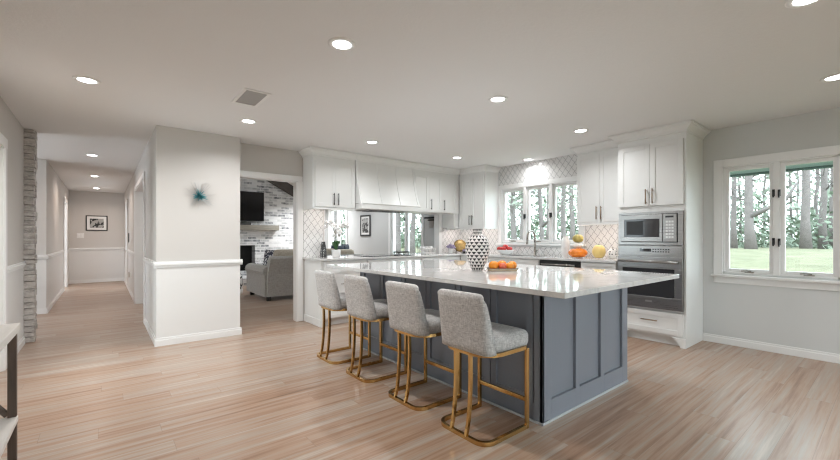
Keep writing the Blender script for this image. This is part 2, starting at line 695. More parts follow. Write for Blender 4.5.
def wall(face_axis, a0, a1, u0, u1, z0, z1, holes=()):
    """a wall slab: face_axis 'x' -> slab between x=a0..a1 running along y"""
    mb = MB()
    us = sorted({u0, u1, *[h[0] for h in holes], *[h[1] for h in holes]})
    zs = sorted({z0, z1, *[h[2] for h in holes], *[h[3] for h in holes]})
    us = [u for u in us if u0 <= u <= u1]
    zs = [z for z in zs if z0 <= z <= z1]
    for a, b in zip(us, us[1:]):
        for c, d in zip(zs, zs[1:]):
            mu, mz = (a + b) / 2, (c + d) / 2
            if any(h[0] < mu < h[1] and h[2] < mz < h[3] for h in holes):
                continue
            if face_axis == 'x':
                mb.box(a0, a1, a, b, c, d)
            else:
                mb.box(a, b, a0, a1, c, d)
    return mb


def moulding(name, face, c, u0, u1, z0, z1, t=0.016, lip=0.007):
    mb = MB()
    mb.fbox(face, c, u0, u1, 0, t, z0, z1 - (z1 - z0) * 0.25, 0.002)
    mb.fbox(face, c, u0, u1, 0, t - lip, z1 - (z1 - z0) * 0.25, z1, 0.002)
    return struct(mb, name, M['trim_white'])


def rail(name, face, c, u0, u1):
    mb = MB()
    mb.fbox(face, c, u0, u1, 0, 0.012, 0.862, 0.885, 0.002)
    mb.fbox(face, c, u0, u1, 0, 0.026, 0.885, 0.912, 0.005)
    mb.fbox(face, c, u0, u1, 0, 0.014, 0.912, 0.928, 0.002)
    return struct(mb, name, M['trim_white'])


# ------------------------------------------------------------------ room shell
XW = 5.42                      # inner face of the window wall
XL = -0.70                     # inner face of the left wall
YW1, YW2 = 5.14, 5.42          # the projecting white wall, and the wall with the cased opening
YB = -3.4                      # back of the room, behind the camera
YF = 11.3                      # brick fireplace wall
YH = 13.6                      # end of the hall

fl = MB()
fl.box(-3.2, XW + 0.14, YB - 0.12, YH + 0.12, -0.12, 0.0)
struct(fl, 'floor', M['floor'])
# main ceiling (kitchen, entry, hall) and the sloped family-room ceiling
ce = MB()
ce.box(-3.2, XW + 0.14, YB - 0.12, YW2 + 0.12, ZC, ZC + 0.1)
ce.box(-3.2, 0.57, YW2 + 0.12, YH + 0.12, ZC, ZC + 0.1)
ce.box(0.57, 1.43, YW2 + 0.12, 6.68, ZC, ZC + 0.1)
struct(ce, 'ceiling', M['ceiling'])
vc = MB()
slope = 0.53
def vz(x):
    return ZC + max(0, 4.80 - x) * slope
for x0, x1 in ((0.57, 4.80), (4.80, XW + 0.14)):
    vc.quadring([[(x0, y, vz(x0)), (x1, y, vz(x1)), (x1, y, vz(x1) + 0.1), (x0, y, vz(x0) + 0.1)] for y in (YW2 + 0.12, YF + 0.3)])
struct(vc, 'ceiling_vault', M['mat_white'])
for nm, ax in (('wall_gable', (0.45, 4.40, YW2, YW2 + 0.12)), ):
    g = MB()
    g.quadring([[(0.45, y, ZC + 0.1), (4.84, y, ZC + 0.1), (4.80, y, ZC + 0.12), (0.45, y, vz(0.45) + 0.1)] for y in (YW2, YW2 + 0.12)])
    struct(g, nm, M['wall_paint'])

RW = (0.36, 1.26, 0.80, 1.985)         # right window rough opening (y0,y1,z0,z1)
SW = (2.95, 4.40, 1.115, 2.035)        # sink window
FW1 = (6.62, 7.80, 0.55, 2.07)         # family-room windows
FW2 = (10.05, 11.10, 0.55, 2.07)
RW2 = (-2.6, -0.7, 0.80, 1.985)        # unseen window beside the camera, added for daylight
struct(wall('x', XW, XW + 0.14, YB - 0.12, YW2 + 0.06, 0, ZC, (RW, SW, RW2)), 'wall_right', M['wall_right'])
struct(wall('x', XW, XW + 0.14, YW2 + 0.06, YF + 0.3, 0, ZC + 0.1, (FW1, FW2)), 'wall_family_right', M['wall_grey'])
DL = (3.9, 5.06, 0.0, 2.0)             # left-wall doorway; its unseen glazed door is added for daylight
struct(wall('x', XL - 0.12, XL, YB - 0.12, 6.28, 0, ZC, (DL,)), 'wall_left', M['two_tone'])
struct(wall('y', YB - 0.12, YB, -3.2, XW + 0.14, 0, ZC, ((-0.2, 2.2, 0.3, 2.05), (2.7, 4.9, 0.3, 2.05))), 'wall_back', M['wall_paint'])  # openings for unseen back windows, added to light the room
struct(wall('y', 6.28, 6.40, -3.2, XL - 0.12, 0, ZC), 'wall_entry_near', M['wall_paint'])
struct(wall('x', -3.32, -3.2, 6.28, 8.6, 0, ZC, ((6.9, 8.0, 0.0, 2.05),)), 'wall_entry_left', M['wall_paint'])
struct(wall('y', 8.48, 8.60, -3.2, XL - 0.0, 0, ZC), 'wall_entry_far', M['two_tone'])
struct(wall('x', XL - 0.12, XL, 8.60, YH, 0, ZC, ((11.9, 12.75, 0, 2.03),)), 'wall_hall_left', M['two_tone'])
struct(wall('y', YH, YH + 0.12, -1.0, 0.7, 0, ZC), 'wall_hall_end', M['two_tone'])
struct(wall('x', 0.45, 0.57, 8.67, YH, 0, ZC + 2.2, ((11.6, 12.4, 0, 2.03),)), 'wall_hall_right', M['two_tone'])
struct(wall('x', 0.45, 0.57, 6.68, 8.67, 2.04, ZC + 2.2), 'wall_hall_header', M['wall_paint'])
hb = MB()
hb.box(0.45, 1.31, YW1, 6.68, 0, ZC)
struct(hb, 'wall_projecting', M['two_tone'])
# closing panels behind the doorways of the hall (rooms beyond)
struct(wall('x', -1.9, -1.8, 11.6, 13.1, 0, ZC), 'wall_bedroom_left', M['wall_paint'])
struct(wall('x', 1.6, 1.7, 11.6, 13.1, 0, 2.03), 'wall_bedroom_right', M['wall_paint'])
# wall with cased opening (x 1.31..2.08) and the pass-through (x 2.55..4.86)
struct(wall('y', YW2, YW2 + 0.12, 1.31, XW, 0, ZC + 0.1, ((1.31, 2.14, 0, 2.0), (2.55, 4.86, 0.885, 1.64))), 'wall_kitchen_far', M['wall_paint'])
# brick wall of the family room
bw = wall('y', YF, YF + 0.3, 0.57, 4.84, 0, 4.8, ((1.95, 3.27, 0.28, 0.99),))
struct(bw, 'wall_brick', M['brick'])
fw = MB(); fw.box(4.84, XW, YF, YF + 0.12, 0, ZC + 0.1)
struct(fw, 'wall_family_far', M['wall_grey'])
fb = MB(); fb.box(1.95, 3.27, YF + 0.3, YF + 0.34, 0.2, 1.1); fb.box(1.9, 1.95, YF + 0.02, YF + 0.3, 0.2, 1.1)
struct(fb, 'wall_firebox', M['soot'])
bmv = MB()
bx0, bx1 = 3.05, 4.72
bmv.quadring([[(x, YF - 0.16, vz(x) - 0.27 + 0.0), (x, YF - 0.01, vz(x) - 0.27), (x, YF - 0.01, vz(x) - 0.0), (x, YF - 0.16, vz(x) - 0.0)] for x in (1.2, bx1)])
struct(bmv, 'beam', M['beam_wood'])

# backsplash tile
t1 = MB(); t1.box(2.235, 2.535, YW2 - 0.008, YW2, 0.915, 1.66)
struct(t1, 'wall_tile_post', M['tile_x'])
t2 = MB(); t2.box(4.93, XW, YW2 - 0.008, YW2, 0.915, 1.375)
struct(t2, 'wall_tile_corner', M['tile_x'])
t3 = wall('x', XW - 0.008, XW, 2.171, YW2 - 0.008, 0.915, ZC, ((2.865, 4.485, 1.045, 2.09), (2.171, 2.80, 1.40, ZC), (4.46, YW2, 1.40, ZC)))
struct(t3, 'wall_tile_sink', M['tile_y'])

# stacked-stone end of the left wall
sp = MB()
z = 0.0
while z < ZC - 0.005:
    hh = min(R.uniform(0.05, 0.095), ZC - z)
    y = 6.24
    while y < 6.40:
        ll = R.uniform(0.06, 0.17)
        y1 = min(y + ll, 6.41)
        sp.box(XL - 0.02, XL + 0.082 + R.uniform(0, 0.016), y - (R.uniform(0, 0.02) if y == 6.24 else 0), y1 - 0.003, z + 0.002, z + hh - 0.003, 0.006)
        y = y1
    z += hh
struct(sp, 'stone_pillar', M['stone'])

# ------------------------------------------------------------------ trim
moulding('baseboard_right', 'x-', XW, YB, 1.45, 0, 0.088)
moulding('baseboard_left_far', 'x+', XL, 5.06 + 0.1, 6.22, 0, 0.088)
moulding('baseboard_left_near', 'x+', XL, YB, 3.8, 0, 0.088)
moulding('baseboard_projecting', 'y-', YW1, 0.434, 1.326, 0, 0.088)
moulding('baseboard_projecting_side', 'x-', 0.45, YW1, 6.66, 0, 0.088)
moulding('baseboard_hall_right', 'x-', 0.45, 8.78, YH, 0, 0.088)
moulding('baseboard_hall_left', 'x+', XL, 8.47, 11.8, 0, 0.088)
moulding('baseboard_hall_end', 'y-', YH, XL, 0.45, 0, 0.088)
moulding('baseboard_entry', 'y-', 8.48, -3.2, XL, 0, 0.088)
rail('trim_1', 'y-', YW1, 0.424, 1.336)
rail('trim_2', 'x-', 0.45, YW1, 6.66)
rail('trim_3', 'x-', 0.45, 8.78, 11.5)
rail('trim_4', 'x+', XL, 8.46, 11.8)
rail('trim_5', 'y-', YH, XL, 0.45)
rail('trim_6', 'y-', 8.48, -3.2, XL + 0.026)
rail('trim_7', 'x+', XL, 5.17, 6.2)
rail('trim_8', 'x-', 0.45, 12.5, YH)


def casing(name, face, c, u0, u1, z1, wd=0.075, left=True, right=True, lining=0.12):
    mb = MB()
    if left:
        mb.fbox(face, c, u0 - wd, u0, 0, 0.018, 0, z1, 0.003)
        mb.fbox(face, c, u0, u0 + 0.012, -lining, 0.006, 0, z1)
    if right:
        mb.fbox(face, c, u1, u1 + wd, 0, 0.018, 0, z1, 0.003)
        mb.fbox(face, c, u1 - 0.012, u1, -lining, 0.006, 0, z1)
    mb.fbox(face, c, u0 - (wd if left else 0), u1 + (wd if right else 0), 0, 0.02, z1, z1 + wd, 0.003)
    mb.fbox(face, c, u0, u1, -lining, 0.006, z1 - 0.012, z1)
    return struct(mb, name, M['trim_white'])


casing('trim_9', 'y-', YW2, 1.31, 2.145, 2.0, wd=0.07, left=False)
pt = MB(); pt.box(2.214, 2.228, YW2 - 0.012, YW2, 0, 2.0)
struct(pt, 'trim_10', M['trim_white'])
casing('trim_11', 'x-', 0.45, 6.68, 8.67, 2.04, lining=0.12)
casing('trim_12', 'x+', XL, 3.9, 5.06, 2.0, wd=0.09)
casing('trim_13', 'x+', XL, 11.9, 12.75, 2.03)
casing('trim_14', 'x-', 0.45, 11.6, 12.4, 2.03)
# painted jamb of the pass-through
pj = MB()
pj.box(2.55, 2.562, YW2 - 0.004, YW2 + 0.13, 0.915, 1.64)
pj.box(4.85, 4.925, YW2 - 0.012, YW2 + 0.13, 0.915, 1.64)
pj.box(2.55, 4.86, YW2 - 0.004, YW2 + 0.13, 1.628, 1.64)
struct(pj, 'trim_15', M['trim_white'])


# ------------------------------------------------------------------ windows
def window(name, y0, y1, z0, z1, panes, case=0.075, sash=0.035, apron=True, locks=(), cranks=True, sill=True, lw=0.011):
    """casement window in a wall whose inner face is x = XW; y0..z1 is the rough opening"""
    mb = MB()
    f, c = 'x-', XW
    for a, b in ((y0 - case, y0), (y1, y1 + case)):
        mb.fbox(f, c, a, b, 0, 0.02, z0 - 0.02, z1 + case, 0.003)
    mb.fbox(f, c, y0, y1, 0, 0.02, z1, z1 + case, 0.003)
    # reveal
    mb.fbox(f, c, y0, y0 + 0.014, -0.13, 0.004, z0, z1)
    mb.fbox(f, c, y1 - 0.014, y1, -0.13, 0.004, z0, z1)
    mb.fbox(f, c, y0, y1, -0.13, 0.004, z1 - 0.014, z1)
    mb.fbox(f, c, y0, y1, -0.13, 0.004, z0, z0 + 0.014)
    root = struct(mb, name, M['trim_white'])
    n = panes
    w_ = (y1 - y0) / n
    for i in range(1, n):
        m = MB()
        m.fbox(f, c, y0 + i * w_ - 0.026, y0 + i * w_ + 0.026, -0.1, 0.012, z0, z1, 0.003)
        m.build('mullion', M['trim_white'], root)
    for i in range(n):
        a = y0 + i * w_ + (0.026 if i else 0.014)
        b = y0 + (i + 1) * w_ - (0.026 if i < n - 1 else 0.014)
        m = MB()
        for u in ((a, a + sash), (b - sash, b)):
            m.fbox(f, c, u[0], u[1], -0.07, -0.02, z0 + 0.014, z1 - 0.014, 0.004)
        m.fbox(f, c, a + sash, b - sash, -0.07, -0.02, z0 + 0.014, z0 + 0.014 + sash, 0.004)
        m.fbox(f, c, a + sash, b - sash, -0.07, -0.02, z1 - 0.014 - sash, z1 - 0.014, 0.004)
        sr = m.build('sash', M['trim_white'], root)
        g = MB()
        g.fbox(f, c, a + sash, b - sash, -0.049, -0.045, z0 + 0.014 + sash, z1 - 0.014 - sash)
        g.build('pane', M['glass'], sr)
        if cranks:
            k = MB()
            cy = (a + b) / 2
            k.fbox(f, c, cy - 0.05, cy + 0.03, -0.02, 0.012, z0 + 0.014, z0 + 0.026, 0.004)
            k.tube([(c - 0.006, cy - 0.03, z0 + 0.03), (c - 0.016, cy + 0.02, z0 + 0.036), (c - 0.018, cy + 0.055, z0 + 0.030)], 0.006, 6)
            k.build('crank', M['nickel'], sr)
    for (ly, lz) in locks:
        k = MB()
        k.fbox(f, c, ly - lw, ly + lw, 0.012, 0.022, lz - 0.035, lz + 0.035, 0.003)
        k.fbox(f, c, ly - 0.006, ly + 0.006, 0.022, 0.040, lz - 0.05, lz + 0.01, 0.003)
        k.build('latch', M['black'], root)
    if sill:
        m = MB()
        m.fbox(f, c, y0 - case - 0.02, y1 + case + 0.02, 0, 0.05, z0 - 0.045, z0 - 0.018, 0.006)
        m.build('sill', M['trim_white'], root)
        if apron:
            m = MB()
            m.fbox(f, c, y0 - case, y1 + case, 0, 0.014, z0 - 0.115, z0 - 0.045, 0.003)
            m.build('apron', M['trim_white'], root)
    return root


ym = (RW[0] + RW[1]) / 2
window('window_1', *RW, 2, case=0.085, locks=((ym + 0.022, 1.66), (ym - 0.022, 1.655), (ym + 0.022, 1.155), (ym - 0.022, 1.15)))
y3 = (SW[1] - SW[0]) / 3
window('window_2', *SW, 3, case=0.07, apron=False, locks=((SW[0] + y3, 1.55), (SW[0] + 2 * y3, 1.55)), lw=0.022)
window('window_3', *FW1, 2, case=0.08, locks=(((FW1[0] + FW1[1]) / 2, 1.62),), cranks=False)
window('window_4', *FW2, 2, case=0.08, cranks=False)
window('window_5', *RW2, 4, case=0.085, cranks=False)
for i, (a, b) in enumerate(((-0.2, 2.2), (2.7, 4.9))):  # unseen windows behind the camera, added to bring in daylight
    m = MB()
    for k in range(4):
        u = a + (b - a) * k / 3
        m.box(u - 0.04, u + 0.04, YB - 0.08, YB + 0.015, 0.3, 2.05)
    m.box(a, b, YB - 0.08, YB + 0.015, 0.27, 0.34); m.box(a, b, YB - 0.08, YB + 0.015, 2.01, 2.09)
    wr = struct(m, 'window_%d' % (6 + i), M['trim_white'])
    g = MB(); g.box(a, b, YB - 0.05, YB - 0.045, 0.3, 2.05)
    g.build('pane', M['glass'], wr)
# unseen glazed door in the left wall, added to let light in
dm = MB()
dm.fbox('x+', XL, 3.92, 4.02, -0.08, -0.035, 0.01, 1.98, 0.003)
dm.fbox('x+', XL, 4.94, 5.04, -0.08, -0.035, 0.01, 1.98, 0.003)
dm.fbox('x+', XL, 4.02, 4.94, -0.08, -0.035, 0.01, 0.25, 0.003)
dm.fbox('x+', XL, 4.02, 4.94, -0.08, -0.035, 1.86, 1.98, 0.003)
d1 = struct(dm, 'door_added', M['trim_white'])
g = MB(); g.fbox('x+', XL, 4.02, 4.94, -0.06, -0.055, 0.25, 1.86); g.build('pane', M['glass'], d1)
# roof eave seen at the top of the panes
ev = MB()
ev.box(XW + 0.14, 6.15, -4, 2.6, 2.10, 2.13)
ev.box(6.12, 6.15, -4, 2.6, 1.982, 2.16)
struct(ev, 'roof_eave', M['eave_light'])
ev = MB(); ev.box(6.105, 6.16, -4, 2.6, 1.955, 1.982); struct(ev, 'roof_gutter', M['eave_paint'])

# ------------------------------------------------------------------ cabinet helpers
def bar_handle(parent, face, c, u, z, length, mat, vertical=True, off=0.028):
    mb = MB()
    def P(u_, w_, z_):
        return {'x-': (c - w_, u_, z_), 'y-': (u_, c - w_, z_)}[face]
    h = length / 2
    if vertical:
        mb.tube([P(u, off, z - h), P(u, off, z + h)], 0.0065, 8)
        for s in (-0.8, 0.8):
            mb.tube([P(u, 0, z + s * h), P(u, off, z + s * h)], 0.005, 6)
    else:
        mb.tube([P(u - h, off, z), P(u + h, off, z)], 0.0065, 8)
        for s in (-0.8, 0.8):
            mb.tube([P(u + s * h, 0, z), P(u + s * h, off, z)], 0.005, 6)
    return mb.build('handle', mat, parent, smooth=True)


def shaker(parent, name, face, c, u0, u1, z0, z1, mat, fr=0.055, recess=0.009, gap=0.0015):
    mb = MB()
    u0 += gap; u1 -= gap; z0 += gap; z1 -= gap
    fr = min(fr, (z1 - z0) * 0.3, (u1 - u0) * 0.3)
    mb.fbox(face, c, u0 + fr - 0.003, u1 - fr + 0.003, 0, 0.02 - recess, z0 + fr - 0.003, z1 - fr + 0.003)
    mb.fbox(face, c, u0, u0 + fr, 0, 0.02, z0, z1, 0.0015)
    mb.fbox(face, c, u1 - fr, u1, 0, 0.02, z0, z1, 0.0015)
    mb.fbox(face, c, u0 + fr, u1 - fr, 0, 0.02, z0, z0 + fr, 0.0015)
    mb.fbox(face, c, u0 + fr, u1 - fr, 0, 0.02, z1 - fr, z1, 0.0015)
    return mb.build(name, mat, parent)


def crown(parent, x0, x1, y0, y1, z0, ex0, ex1, ey0, ey1, mat=None):
    """flared top moulding; e* = how far each side flares"""
    mb = MB()
    prof = ((0, z0), (0.10, z0 + 0.004), (0.12, z0 + 0.018), (0.30, z0 + 0.035), (0.62, z0 + 0.058), (0.86, z0 + 0.066), (0.88, z0 + 0.074), (1.0, z0 + 0.076), (1.0, ZC - 0.002))
    lv = []
    for k, zz in prof:
        lv.append((x0 - ex0 * k, x1 + ex1 * k, y0 - ey0 * k, y1 + ey1 * k, min(zz, ZC - 0.002)))
    mb.frustum(lv)
    return mb.build('crown', mat or M['cabinet_white'], parent)


CW = M['cabinet_white']
ZT = 2.335                     # where the crown starts

# ---- tall oven cabinet
Y0, Y1, XF = 1.45, 2.168, 4.86
XU0 = 4.975
cab = thing('oven_cabinet', 'tall white cabinet housing the microwave and wall oven beside the grey wall', 'cabinet', ((XF + XW) / 2, (Y0 + Y1) / 2, 0))
m = MB()
m.box(XF, XW - 0.002, Y0, Y0 + 0.02, 0, ZT)
m.box(XF, XW - 0.002, Y1 - 0.02, Y1, 0, ZT)
m.box(XF + 0.54, XW - 0.002, Y0 + 0.02, Y1 - 0.02, 0.1, ZT)
m.box(XF, XW - 0.02, Y0 + 0.02, Y1 - 0.02, 0.10, 0.12)
m.box(XF, XW - 0.02, Y0 + 0.02, Y1 - 0.02, 0.372, 0.392)
m.box(XF, XW - 0.02, Y0 + 0.02, Y1 - 0.02, 1.104, 1.112)
m.box(XF, XW - 0.02, Y0 + 0.02, Y1 - 0.02, 1.488, 1.556)
m.box(XF, XW - 0.02, Y0 + 0.02, Y1 - 0.02, 2.27, ZT)
m.build('carcass', CW, cab)
m = MB(); m.box(XF + 0.07, XF + 0.09, Y0 + 0.02, Y1 - 0.02, 0, 0.1); m.build('toe_kick', CW, cab)
for ya, s in ((Y0 + 0.0, 1), (Y1, -1)):
    m = MB(); m.quadring([[(x, ya + s * 0.0, 0), (x, ya + s * 0.05, 0), (x, ya + s * 0.075, 0.05), (x, ya + s * 0.13, 0.10), (x, ya, 0.10)] for x in (XF - 0.018, XF)])
    m.build('foot', CW, cab)
ymid = 1.805
for a, b, hu in ((Y0 + 0.02, ymid, ymid - 0.035), (ymid, Y1 - 0.02, ymid + 0.035)):
    d = shaker(cab, 'door', 'x-', XF, a, b, 1.556, 2.268, CW)
    bar_handle(d, 'x-', XF - 0.02, hu, 1.665, 0.17, M['bronze'])
d = shaker(cab, 'drawer', 'x-', XF, Y0 + 0.02, Y1 - 0.02, 0.122, 0.368, CW)
bar_handle(d, 'x-', XF - 0.02, ymid, 0.262, 0.17, M['bronze'], False)
crown(cab, XF - 0.012, XW - 0.002, Y0 - 0.004, Y1, ZT, 0.075, 0, 0.075, 0.0)
m = MB(); m.frustum([(XF - 0.012 - 0.075 * k, XU0, Y1 - 0.001, Y1 + 0.075 * k, z_) for k, z_ in ((0.02, ZT), (0.12, ZT + 0.018), (0.62, ZT + 0.058), (1.0, ZT + 0.076), (1.0, ZC - 0.002))])
m.build('crown', CW, cab)

# microwave
mw = thing('microwave', 'stainless built-in microwave with black window above the wall oven', 'microwave', (XF - 0.01, ymid, 1.114))
A, B = Y0 + 0.022, Y1 - 0.022
m = MB()
m.box(XF - 0.022, XF + 0.45, A, A + 0.05, 1.114, 1.486); m.box(XF - 0.022, XF + 0.45, B - 0.03, B, 1.114, 1.486)
m.box(XF - 0.022, XF + 0.45, A + 0.05, B - 0.03, 1.114, 1.140); m.box(XF - 0.022, XF + 0.45, A + 0.05, B - 0.03, 1.462, 1.486)
m.build('trim_frame', M['steel'], mw)
m = MB(); m.box(XF - 0.026, XF + 0.4, A + 0.052, B - 0.032, 1.142, 1.460, 0.002); m.build('body', M['black'], mw)
m = MB()
DA, DB = A + 0.195, B - 0.036
m.box(XF - 0.042, XF - 0.026, DA, DB, 1.148, 1.20, 0.003); m.box(XF - 0.042, XF - 0.026, DA, DB, 1.405, 1.455, 0.003)
m.box(XF - 0.042, XF - 0.026, DA, DA + 0.03, 1.20, 1.405, 0.002); m.box(XF - 0.042, XF - 0.026, DB - 0.035, DB, 1.20, 1.405, 0.002)
dr = m.build('door', M['steel'], mw)
m = MB(); m.box(XF - 0.039, XF - 0.03, DA + 0.03, DB - 0.035, 1.20, 1.405); wn = m.build('window', M['oven_glass'], dr)
m = MB(); m.box(XF - 0.04, XF - 0.0389, DA + 0.20, DB - 0.06, 1.225, 1.385); m.build('inner_screen', M['black'], dr)
m = MB(); m.box(XF - 0.042, XF - 0.026, A + 0.056, DA - 0.004, 1.148, 1.455, 0.003); cp = m.build('control_panel', M['steel'], mw)
m = MB(); m.box(XF - 0.0435, XF - 0.042, A + 0.085, DA - 0.03, 1.415, 1.435); m.build('display', M['black'], cp)
m = MB()
for i in range(6):
    for j in range(3):
        m.box(XF - 0.044, XF - 0.042, A + 0.085 + j * 0.028, A + 0.105 + j * 0.028, 1.19 + i * 0.034, 1.21 + i * 0.034)
m.build('keypad', M['silver'], cp)

# wall oven
ov = thing('wall_oven', 'stainless built-in wall oven with black glass door below the microwave', 'oven', (XF - 0.01, ymid, 0.394))
m = MB(); m.box(XF - 0.02, XF + 0.5, A, B, 0.394, 1.102); m.build('body', M['steel'], ov)
m = MB(); m.box(XF - 0.036, XF - 0.02, A, B, 0.985, 1.100, 0.003); cp = m.build('control_panel', M['steel'], ov)
m = MB(); m.box(XF - 0.038, XF - 0.036, ymid - 0.02, ymid + 0.10, 1.035, 1.068); m.build('display', M['black_glass'], cp)
m = MB()
for j in range(7):
    for i in range(2):
        m.box(XF - 0.038, XF - 0.036, ymid - 0.05 - j * 0.026, ymid - 0.036 - j * 0.026, 1.03 + i * 0.026, 1.042 + i * 0.026)
m.build('keypad', M['black'], cp)
m = MB()
m.box(XF - 0.05, XF - 0.02, A, B, 0.40, 0.53, 0.003); m.box(XF - 0.05, XF - 0.02, A, B, 0.845, 0.975, 0.003)
m.box(XF - 0.05, XF - 0.02, A, A + 0.075, 0.53, 0.845, 0.002); m.box(XF - 0.05, XF - 0.02, B - 0.055, B, 0.53, 0.845, 0.002)
dr = m.build('door', M['steel'], ov)
m = MB(); m.box(XF - 0.047, XF - 0.03, A + 0.075, B - 0.055, 0.53, 0.845); m.build('window', M['oven_glass'], dr)
m = MB(); m.box(XF - 0.052, XF - 0.05, ymid - 0.035, ymid + 0.035, 0.465, 0.485); m.build('badge', M['silver'], dr)
m = MB()
m.tube([(XF - 0.095, A + 0.03, 0.925), (XF - 0.095, B - 0.03, 0.925)], 0.014, 10)
for u in (A + 0.07, B - 0.07):
    m.tube([(XF - 0.05, u, 0.925), (XF - 0.095, u, 0.925)], 0.010, 8)
m.build('handle', M['steel'], dr, smooth=True)

# ---- wall cabinet between sink window and oven cabinet
XU = 5.06
uc = thing('wall_cabinet', 'white two-door wall cabinet between the sink window and the oven cabinet', 'cabinet', (5.24, 2.5, 1.395), 'white wall cabinets')
m = MB(); m.box(XU, XW - 0.009, 2.172, 2.80, 1.395, ZT); m.build('carcass', CW, uc)
for a, b, hu in ((2.175, 2.487, 2.457), (2.487, 2.798, 2.517)):
    d = shaker(uc, 'door', 'x-', XU, a, b, 1.398, 2.30, CW)
    bar_handle(d, 'x-', XU - 0.02, hu, 1.52, 0.17, M['bronze'])
m = MB(); m.box(XU - 0.018, XU, 2.172, 2.80, 1.362, 1.395, 0.002); m.box(XU, XW - 0.01, 2.785, 2.80, 1.362, 1.395); m.build('light_rail', CW, uc)
crown(uc, XU - 0.012, XW - 0.009, 2.172, 2.80, ZT, 0.065, 0, 0, 0.065)

# ---- corner wall cabinet left of the sink window
cc = thing('wall_cabinet', 'white corner wall cabinet left of the sink window above the patterned vase', 'cabinet', (5.24, 4.9, 1.38), 'white wall cabinets')
m = MB(); m.box(XU, XW - 0.009, 4.47, YW2 - 0.009, 1.38, ZT); m.build('carcass', CW, cc)
for a, b, hu in ((4.49, 4.775, 4.745), (4.775, 5.055, 4.805)):
    d = shaker(cc, 'door', 'x-', XU, a, b, 1.383, 2.28, CW, fr=0.05)
    bar_handle(d, 'x-', XU - 0.02, hu, 1.505, 0.17, M['dark_metal'])
m = MB(); m.box(XU - 0.018, XU, 4.47, YW2 - 0.01, 1.347, 1.38, 0.002); m.box(XU, XW - 0.01, 4.47, 4.485, 1.347, 1.38); m.build('light_rail', CW, cc)
crown(cc, XU - 0.012, XW - 0.009, 4.47, YW2 - 0.009, ZT, 0.065, 0, 0.065, 0)

# ---- wall cabinets over the pass-through
YU = 5.08
ua = thing('wall_cabinet', 'white two-door wall cabinet left of the range hood above the orchid', 'cabinet', (2.56, 5.25, 1.615), 'white wall cabinets')
m = MB(); m.box(2.225, 2.885, YU, YW2 - 0.009, 1.615, ZT); m.build('carcass', CW, ua)
for a, b, hu in ((2.255, 2.565, 2.532), (2.565, 2.875, 2.598)):
    d = shaker(ua, 'door', 'y-', YU, a, b, 1.625, 2.265, CW)
    bar_handle(d, 'y-', YU - 0.02, hu, 1.74, 0.17, M['dark_metal'])
m = MB(); m.box(2.225, 2.885, YU - 0.018, YU, 1.59, 1.615, 0.002); m.box(2.225, 2.24, YU, YW2 - 0.01, 1.59, 1.615); m.build('light_rail', CW, ua)
crown(ua, 2.222, 2.888, YU - 0.012, YW2 - 0.009, ZT, 0.065, 0, 0.065, 0)
ub = thing('wall_cabinet', 'white three-door wall cabinet right of the range hood', 'cabinet', (4.5, 5.25, 1.63), 'white wall cabinets')
m = MB(); m.box(4.00, XU - 0.022, YU, YW2 - 0.009, 1.63, ZT); m.build('carcass', CW, ub)
for a, b, hu in ((4.005, 4.305, None), (4.305, 4.60, 4.345), (4.60, 4.955, 4.645)):
    d = shaker(ub, 'door', 'y-', YU, a, b, 1.64, 2.265, CW, fr=0.05)
    if hu:
        bar_handle(d, 'y-', YU - 0.02, hu, 1.765, 0.18, M['dark_metal'])
crown(ub, 4.0, XU - 0.022, YU - 0.012, YW2 - 0.009, ZT, 0, 0, 0.065, 0)
# filler panel down to the counter-top tile in the corner
fp = MB(); fp.box(4.93, XU - 0.022, YU + 0.02, YW2 - 0.009, 1.38, 1.628)
fp.build('filler', CW, ub)

# ---- range hood
hd = thing('range_hood', 'white panelled range hood with flared front between the wall cabinets', 'range hood', (3.46, 5.2, 1.615))
hx0, hx1 = 2.893, 3.993
m = MB()
lv = []
for k in range(9):
    t = k / 8
    yf = YU - 0.01 - 0.15 * (1 - t) ** 1.7
    lv.append((hx0, hx1, yf, YW2 - 0.009, 1.70 + t * (ZT - 1.70)))
m.frustum(lv)
m.build('chimney', CW, hd)
n = 3
for i in range(n + 1):
    m = MB()
    xx = hx0 + 0.03 + (hx1 - hx0 - 0.06) * i / n
    for k in range(8):
        t0, t1 = k / 8, (k + 1) / 8
        ya = YU - 0.01 - 0.15 * (1 - t0) ** 1.7
        yb = YU - 0.01 - 0.15 * (1 - t1) ** 1.7
        za, zb = 1.70 + t0 * (ZT - 1.70), 1.70 + t1 * (ZT - 1.70)
        m.quadring([[(xx - 0.011, y - 0.008, z_), (xx + 0.011, y - 0.008, z_), (xx + 0.011, y + 0.002, z_), (xx - 0.011, y + 0.002, z_)] for y, z_ in ((ya, za), (yb, zb))])
    m.build('batten', CW, hd)
m = MB()
m.box(hx0 - 0.0, hx1 + 0.0, YU - 0.185, YW2 - 0.009, 1.615, 1.692, 0.004)
m.box(hx0, hx1, YU - 0.195, YU - 0.1, 1.688, 1.703, 0.004)
m.build('apron', CW, hd)
m = MB(); m.box(3.05, 3.84, YU - 0.10, YU + 0.24, 1.606, 1.616); vi = m.build('vent_insert', M['steel'], hd)
m = MB()
for k in range(8):
    m.box(3.12, 3.77, YU - 0.06 + k * 0.035, YU - 0.045 + k * 0.035, 1.602, 1.607)
m.build('filter', M['dark_metal'], vi)
crown(hd, hx0, hx1, YU - 0.012, YW2 - 0.009, ZT, 0, 0, 0.065, 0)

